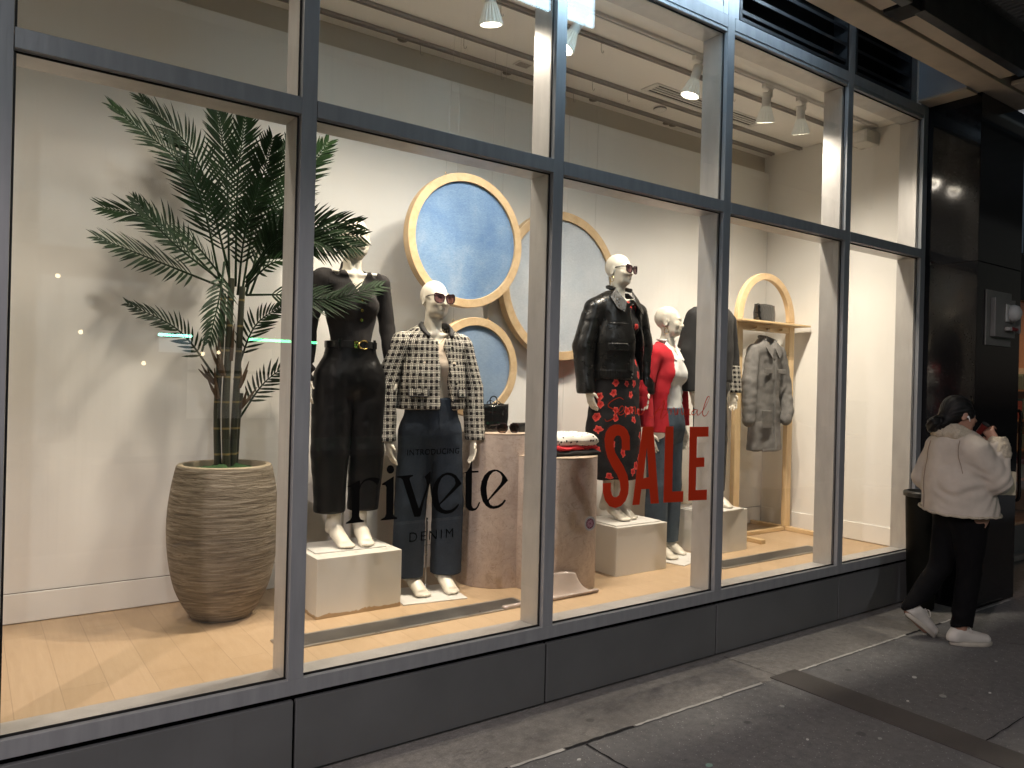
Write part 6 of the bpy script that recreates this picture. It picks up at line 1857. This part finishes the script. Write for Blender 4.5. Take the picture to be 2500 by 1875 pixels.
# trousers
V = Vol((-.3, -.3, .08), (.3, .42, .93), .0075)
V.cone((-.065, .02, .83), (.065, .02, .83), .118, .118, .05)
V.cone((0, .02, .85), (0, .02, .92), .15, .15, .04, sy=.85)
V.chain([(-.085, .02, .80), (-.075, .005, .47), (-.075, .05, .10)], [.104, .072, .066], .03)
V.chain([(.085, .03, .80), (.075, .10, .47), (.085, .295, .19)], [.104, .070, .060], .03)
V.fn(lambda X, Y, Z: -np.where((Y > .17) & (Z < .4), (.205 + (Y - .295) * -.55) - Z, .118 + .012 * np.sin(Y * 30) - Z), .0, '-')
def tf(P): return folds(.005, 13, 6, 131, .4)(P) + .006 * np.sin(P[:, 2] * 60 + 5 * vnoise(P * 8, 9)) * np.clip((.30 - P[:, 2]) * 6, 0, 1)
V.mesh('trousers', M_BLKJEAN, pe, 1, tf)
def sneaker(name_parent, M):
    """low sneaker: upper and sole, toe towards -y, heel at y = .07"""
    N = 36
    def ring(z, g, hl, tl, w):
        out = []
        for k in range(N):
            a = 2 * math.pi * k / N
            y = -math.sin(a); x = math.cos(a)
            yy = (-.075 + y * -(.125 + hl)) if False else (-.058 - math.sin(a) * (.138 + tl if math.sin(a) > 0 else .130 + hl))
            wd = w * (1 - .10 * max(0, -math.sin(a))) * (1.0 + .12 * max(0, math.sin(a)) - .22 * max(0, math.sin(a)) ** 4)
            out.append((x * wd + .006 * math.sin(a), yy, z))
        return out
    so = MB(); vs = ring(.001, 0, 0, 0, .044) + ring(.006, 0, .003, .004, .047) + ring(.024, 0, .003, .006, .047) + ring(.027, 0, .0, .002, .045)
    # toe spring
    fs = [(k * N + a, k * N + (a + 1) % N, (k + 1) * N + (a + 1) % N, (k + 1) * N + a) for k in range(3) for a in range(N)] + [tuple(range(N - 1, -1, -1)), tuple(3 * N + a for a in range(N))]
    so.add(vs, fs).xform(M)
    V = Vol((-.07, -.23, .015), (.07, .10, .145), .006)
    V.cone((0, .045, .045), (0, -.15, .040), .040, .036, .02, sy=1)
    V.cone((0, .045, .04), (0, .028, .085), .038, .040, .03)
    V.cone((0, -.0, .078), (0, -.10, .052), .036, .030, .03)
    V.cone((0, .02, .15), (0, .018, .085), .034, .030, .008, '-')
    V.fn(lambda X, Y, Z: -(.024 - Z), 0, '-')
    up = V.mesh('shoe', M_SHOE, name_parent, 1)
    up.matrix_local = M
    sole = so.build('sole', M_SOLE, up, 'auto'); sole.matrix_parent_inverse = M.inverted()
    lc = MB()
    for k in range(5):
        y = -.028 - k * .020; z = .112 - k * .0125
        lc.tube(smooth_path([(-.030, y + .004, z - .018), (-.012, y - .004, z), (.012, y + .004, z + .001), (.030, y - .004, z - .018)], 4), .0032, 6)
    for s in (-1, 1): lc.tube(smooth_path([(0, -.028, .116), (s * .022, -.035, .124), (s * .040, -.048, .098), (s * .028, -.055, .088), (0, -.032, .114)], 5), .0026, 6)
    l_ = lc.build('lace', mat('white lace', (.62, .60, .56), .8), up, True)
    return up
sneaker(pe, Matrix.Translation((-.075, .05, 0)) @ Matrix.Rotation(R(-8), 4, 'Z'))
sneaker(pe, Matrix.Translation((.080, .285, .105)) @ Matrix.Rotation(R(38), 4, 'X'))
ap = MB().ball((-.086, .047, 1.474), (.006, .008, .008), 12, 8).cyl((-.089, .043, 1.472), (-.087, .035, 1.445), .0035, .003, 10)
ap.build('earbud', mat('white earbud', (.8, .8, .8), .25), pe, True)
cp = thing('drink_cup', 'small dark cup with a reddish band held to the mouth of the passer-by', 'cup', (0, 0, 0))
Mp = Matrix.Translation((5.345, -.665, 0)) @ Matrix.Rotation(R(60), 4, 'Z')
c_ = Mp @ Vector((-.050, -.082, 1.402))
cp.location = c_; cp.rotation_euler = (R(12), R(-38), R(60))
MB().cyl((0, 0, -.04), (0, 0, .03), .019, .024, 24).build('body', mat('dark red cup', (.12, .012, .010), .35), cp, 'auto')
MB().cyl((0, 0, .0305), (0, 0, .038), .025, .022, 24).build('lid', M_BLACK, cp, 'auto')
bgp = thing('paper_tag', 'small cream paper bag with printed lines held in front of the passer-by', 'paper bag', Mp @ Vector((-.17, -.165, .985)), R(60 + 80))
MB().box(-.05, .05, -.012, .012, 0, .15).build('bag', mat('cream paper', (.52, .46, .33), .8, bump=.2), bgp, bevel=.003)
pt_ = MB()
for k, w in enumerate((.06, .045, .055)): pt_.box(-w / 2, w / 2, -.0135, -.0122, .035 + k * .022, .046 + k * .022)
pt_.build('print', mat('brown print', (.10, .06, .03), .8), bgp)

# ------------------------------------------------------------------ bin and pier fittings
bn = thing('litter_bin', 'slim dark litter bin tucked in the corner between shop front and granite pier', 'bin', (5.885, -.14, 0))
MB().lathe([(.085, .002), (.092, .01), (.118, .80), (.118, .84)], 40, capt=False).build('body', mat('dark green bin plastic', (.006, .006, .0045), .6, spec=.12, var=.3, vscale=6), bn, 'auto')
MB().lathe([(.117, .842), (.134, .845), (.136, .872), (.128, .882), (.106, .884), (.103, .80)], 40, capb=False, capt=False).build('rim', mat('grey bin rim', (.035, .033, .028), .5, var=.3, vscale=8), bn, 'auto')
fc = thing('fire_alarm_panel', 'grey metal plate with white alarm bell and red valve on the black granite pier', 'fire fitting', (6.47, -.386, 2.205))
M_DPLATE = mat('weathered steel plate', (.22, .215, .205), .5, .2, var=.2)
MB().box(-.222, .215, -.012, 0, -.205, .215).build('back_plate', M_DPLATE, fc, bevel=.003)
MB().box(-.16, .19, -.050, -.0125, -.14, .155).build('raised_box', M_DPLATE, fc, bevel=.004)
MB().box(.0, .125, -.064, -.0505, -.02, .115).build('bell_mount', mat('white enamel', (.55, .55, .53), .35), fc, bevel=.008)
MB().lathe([(.065, 0), (.066, .02), (.055, .05), (.03, .066), (.0005, .07)], 36, capb=True, capt=False).xform(Matrix.Translation((.075, -.0645, .047)) @ Matrix.Rotation(R(90), 4, 'X')).build('bell', mat('white bell enamel', (.55, .55, .54), .3), fc, True)
MB().cyl((.02, -.0505, -.075), (.02, -.09, -.075), .016, .016, 18).cyl((.0, -.078, -.075), (-.012, -.078, -.075), .014, .014, 18).build('valve_end', mat('white valve', (.5, .5, .48), .4), fc, 'auto')
MB().cyl((.037, -.078, -.075), (.14, -.078, -.075), .017, .014, 18).cyl((.09, -.0505, -.075), (.09, -.0775, -.075), .010, .010, 14).build('red_valve', mat('red valve paint', (.25, .02, .025), .4), fc, 'auto')
MB().box(.192, .206, -.085, -.0125, -.10, .05).build('side_bar', M_DPLATE, fc, bevel=.003)

# ------------------------------------------------------------------ the next shop beyond the pier
nb = thing('neighbour_shop', 'warmly lit doorway and window of the next shop beyond the granite pier', 'shop')
MB().box(6.90, 12, .20, .28, 0, .34).build('base_panel', M_PANEL, nb, bevel=.004)
MB().box(6.90, 12, .12, .28, .02, .07).build('threshold', mat('worn steel sill', (.35, .36, .36), .45, .6), nb, bevel=.004)
MB().box(6.90, 12, .18, .28, 2.56, 3.02).box(8.30, 8.34, .18, .28, .34, 2.56).box(9.6, 9.66, .18, .28, .34, 2.56).box(6.9, 6.98, .18, .28, .34, 2.56).build('frame', M_LOUV, nb, bevel=.004)
MB().box(6.98, 12, .225, .233, .34, 2.56).build('window_pane', M_GLASS, nb)
MB().box(6.9, 12, .18, .28, 4.2, 4.6).box(8.40, 8.43, .18, .28, 3.02, 4.2).build('upper_frame', M_LOUV, nb)
MB().box(6.9, 12, .26, .275, 3.02, 4.2).build('upper_lightbox', emit('cool upper window', (.55, .75, .95), .9), nb)
MB().box(6.9, 13, 1.75, 1.8, 0, 3.0).box(12.0, 12.05, .2, 1.8, 0, 3).box(6.9, 6.92, .3, 1.75, 0, 3).box(6.9, 12, .3, 1.75, 3.0, 3.05).build('back_wall', mat('warm interior wall', (.55, .33, .20), .7), nb)
MB().box(6.92, 12, .3, 1.745, -.02, .03).build('floor', mat('dark interior floor', (.10, .07, .05), .5), nb)
hb = MB()
for x in (8.10, 8.22): hb.tube(smooth_path([(x, .17, .62), (x, .10, .64), (x, .10, .9), (x, .10, 1.3), (x, .10, 1.46), (x, .17, 1.48)], 5), .016, 10)
hb.build('door_pull', mat('dark bronze pull', (.06, .05, .045), .25, .8), nb, True)
il = bpy.data.lights.new('shop_glow', 'AREA'); il.size = 1.6; il.energy = 26; il.color = (1, .60, .32)
io = bpy.data.objects.new('shop_glow', il); COL.objects.link(io); io.parent = nb; io.location = (10.3, 1.0, 2.9)
su = thing('shelf_unit', 'shelves of colourful packets inside the lit neighbouring shop', 'shelves', (10.4, 1.5, .03))
for z in (.45, .85, 1.25, 1.65): MB().box(-1.6, 1.6, -.2, .2, z, z + .025).build('shelf', mat('warm shelf wood', (.40, .22, .10), .5), su)
prnd = random.Random(5)
pcols = [mat('packet colour', c, .6) for c in ((.42, .08, .06), (.50, .38, .26), (.16, .24, .18), (.45, .30, .12), (.20, .16, .28), (.55, .50, .42))]
for z in (.475, .875, 1.275, 1.675):
    x = -1.5
    while x < 1.5:
        w = prnd.uniform(.10, .2); h = prnd.uniform(.14, .32)
        pk_ = MB().box(x, x + w * .9, -.14, .1, z, z + h).build('packet', pcols[prnd.randrange(6)], su, bevel=.008)
        x += w

# ------------------------------------------------------------------ street behind the camera: what lights the pavement and shows in the glass
M_DKSTONE = mat('dark facade stone', (.10, .095, .09), .8, var=.2, bump=.2)
def shop_window(x0, x1, z0, z1, col, s, par):
    w = MB().box(x0, x1, 0, .04, z0, z1).build('shop_window', emit('dim shop window', col, s), par)
    f = MB()
    k = int((x1 - x0) / 1.1) + 1
    for i in range(k + 1):
        x = x0 + (x1 - x0) * i / k; f.box(x - .05, x + .05, .041, .09, z0, z1)
    f.box(x0, x1, .041, .085, z1 - .7, z1 - .62).build('glazing_frame', M_LOUV, w)
ob = thing('opposite_building', 'dark building across the street with rows of dark windows', 'building', (4, -18, 0))
MB().box(-30, 30, -8, 0, -.1, 22).build('wall', M_DKSTONE, ob)
wl = emit('warm lit window', (1, .72, .42), 1.6); wl2 = emit('cool lit window', (.7, .85, 1.0), 1.3); wd = mat('dark window', (.012, .013, .016), .1)
orr = random.Random(3)
for i in range(-7, 8):
    for j in range(4):
        z = 4.6 + j * 3.3; k = orr.random()
        MB().box(i * 3.1 - .6, i * 3.1 + .6, 0, .05, z, z + 1.9).build('window', wd, ob)
for x, z in ((1.7, 3.9), (3.6, 1.9), (5.0, 2.2), (5.4, 2.25), (6.9, 2.7), (2.2, 2.6)):
    b_ = MB().ball((0, 0, 0), .05, 12, 8).build('wall_lamp', emit('small warm lamp', (1, .8, .5), 14), None, True, loc=(x, -17.85, z))
    tag(b_, 'small warm globe lamp on the dark facade across the street', 'wall lamp', 'globe lamps across the street')
shop_window(.6, 2.9, .5, 2.4, (1, .80, .58), .12, ob)
gs = thing('shop_sign', 'long thin glowing green shop sign across the street', 'sign', (7.1, -17.75, 2.62))
MB().box(-1.0, 1.0, -.1, 0, -.22, .12).build('fascia', M_LOUV, gs)
MB().box(-.95, .95, .005, .03, -.02, .05).build('tube', emit('green sign light', (.12, 1.0, .35), 26), gs)
gs2 = thing('shop_sign', 'short glowing pale green shop sign across the street', 'sign', (4.3, -17.75, 2.62))
MB().box(-.45, .45, -.1, 0, -.45, .12).build('fascia', M_LOUV, gs2)
MB().box(-.4, .4, .005, .03, -.02, .05).build('tube', emit('pale sign light', (.3, 1.0, .75), 26), gs2)
MB().box(-.38, .38, .005, .03, -.42, -.08).build('panel', emit('cool panel', (.45, .7, .9), .8), gs2)
def lamp(x, y, h, label, col, en, arm=1.4):
    t = thing('street_lamp', label, 'street lamp', (x, y, 0), 0, 'street lamps')
    MB().cyl((0, 0, 0), (0, 0, h), .09, .05, 16).cyl((0, 0, 0), (0, 0, .9), .14, .11, 16).build('pole', M_LOUV, t, 'auto')
    MB().tube(smooth_path([(0, 0, h - .3), (0, arm * .3, h + .15), (0, arm, h + .25)], 6), .035, 8).build('arm', M_LOUV, t, True)
    hd = MB().box(-.16, .16, arm - .1, arm + .45, h + .2, h + .30).build('lamp_head', M_LOUV, t, bevel=.03)
    MB().box(-.12, .12, arm - .05, arm + .40, h + .185, h + .199).build('lamp_lens', emit('street lamp lens', col, 12), hd)
    l = bpy.data.lights.new('lamp_light', 'SPOT'); l.energy = en; l.color = col; l.spot_size = R(165); l.spot_blend = .3; l.shadow_soft_size = .1
    o = bpy.data.objects.new('lamp_light', l); COL.objects.link(o); o.parent = t; o.location = (0, arm + .2, h + .17)
lamp(-3.3, -5.2, 4.6, 'street lamp on the near kerb to the left of the shop', (1.0, .84, .82), 1500)
lamp(-1.2, -13.2, 7.03, 'street lamp on the far kerb facing the shop', (.96, .97, 1.0), 1150, 1.2)
lamp(16, -4.9, 6.5, 'street lamp on the near kerb farther along the street', (.97, .97, 1.0), 900)
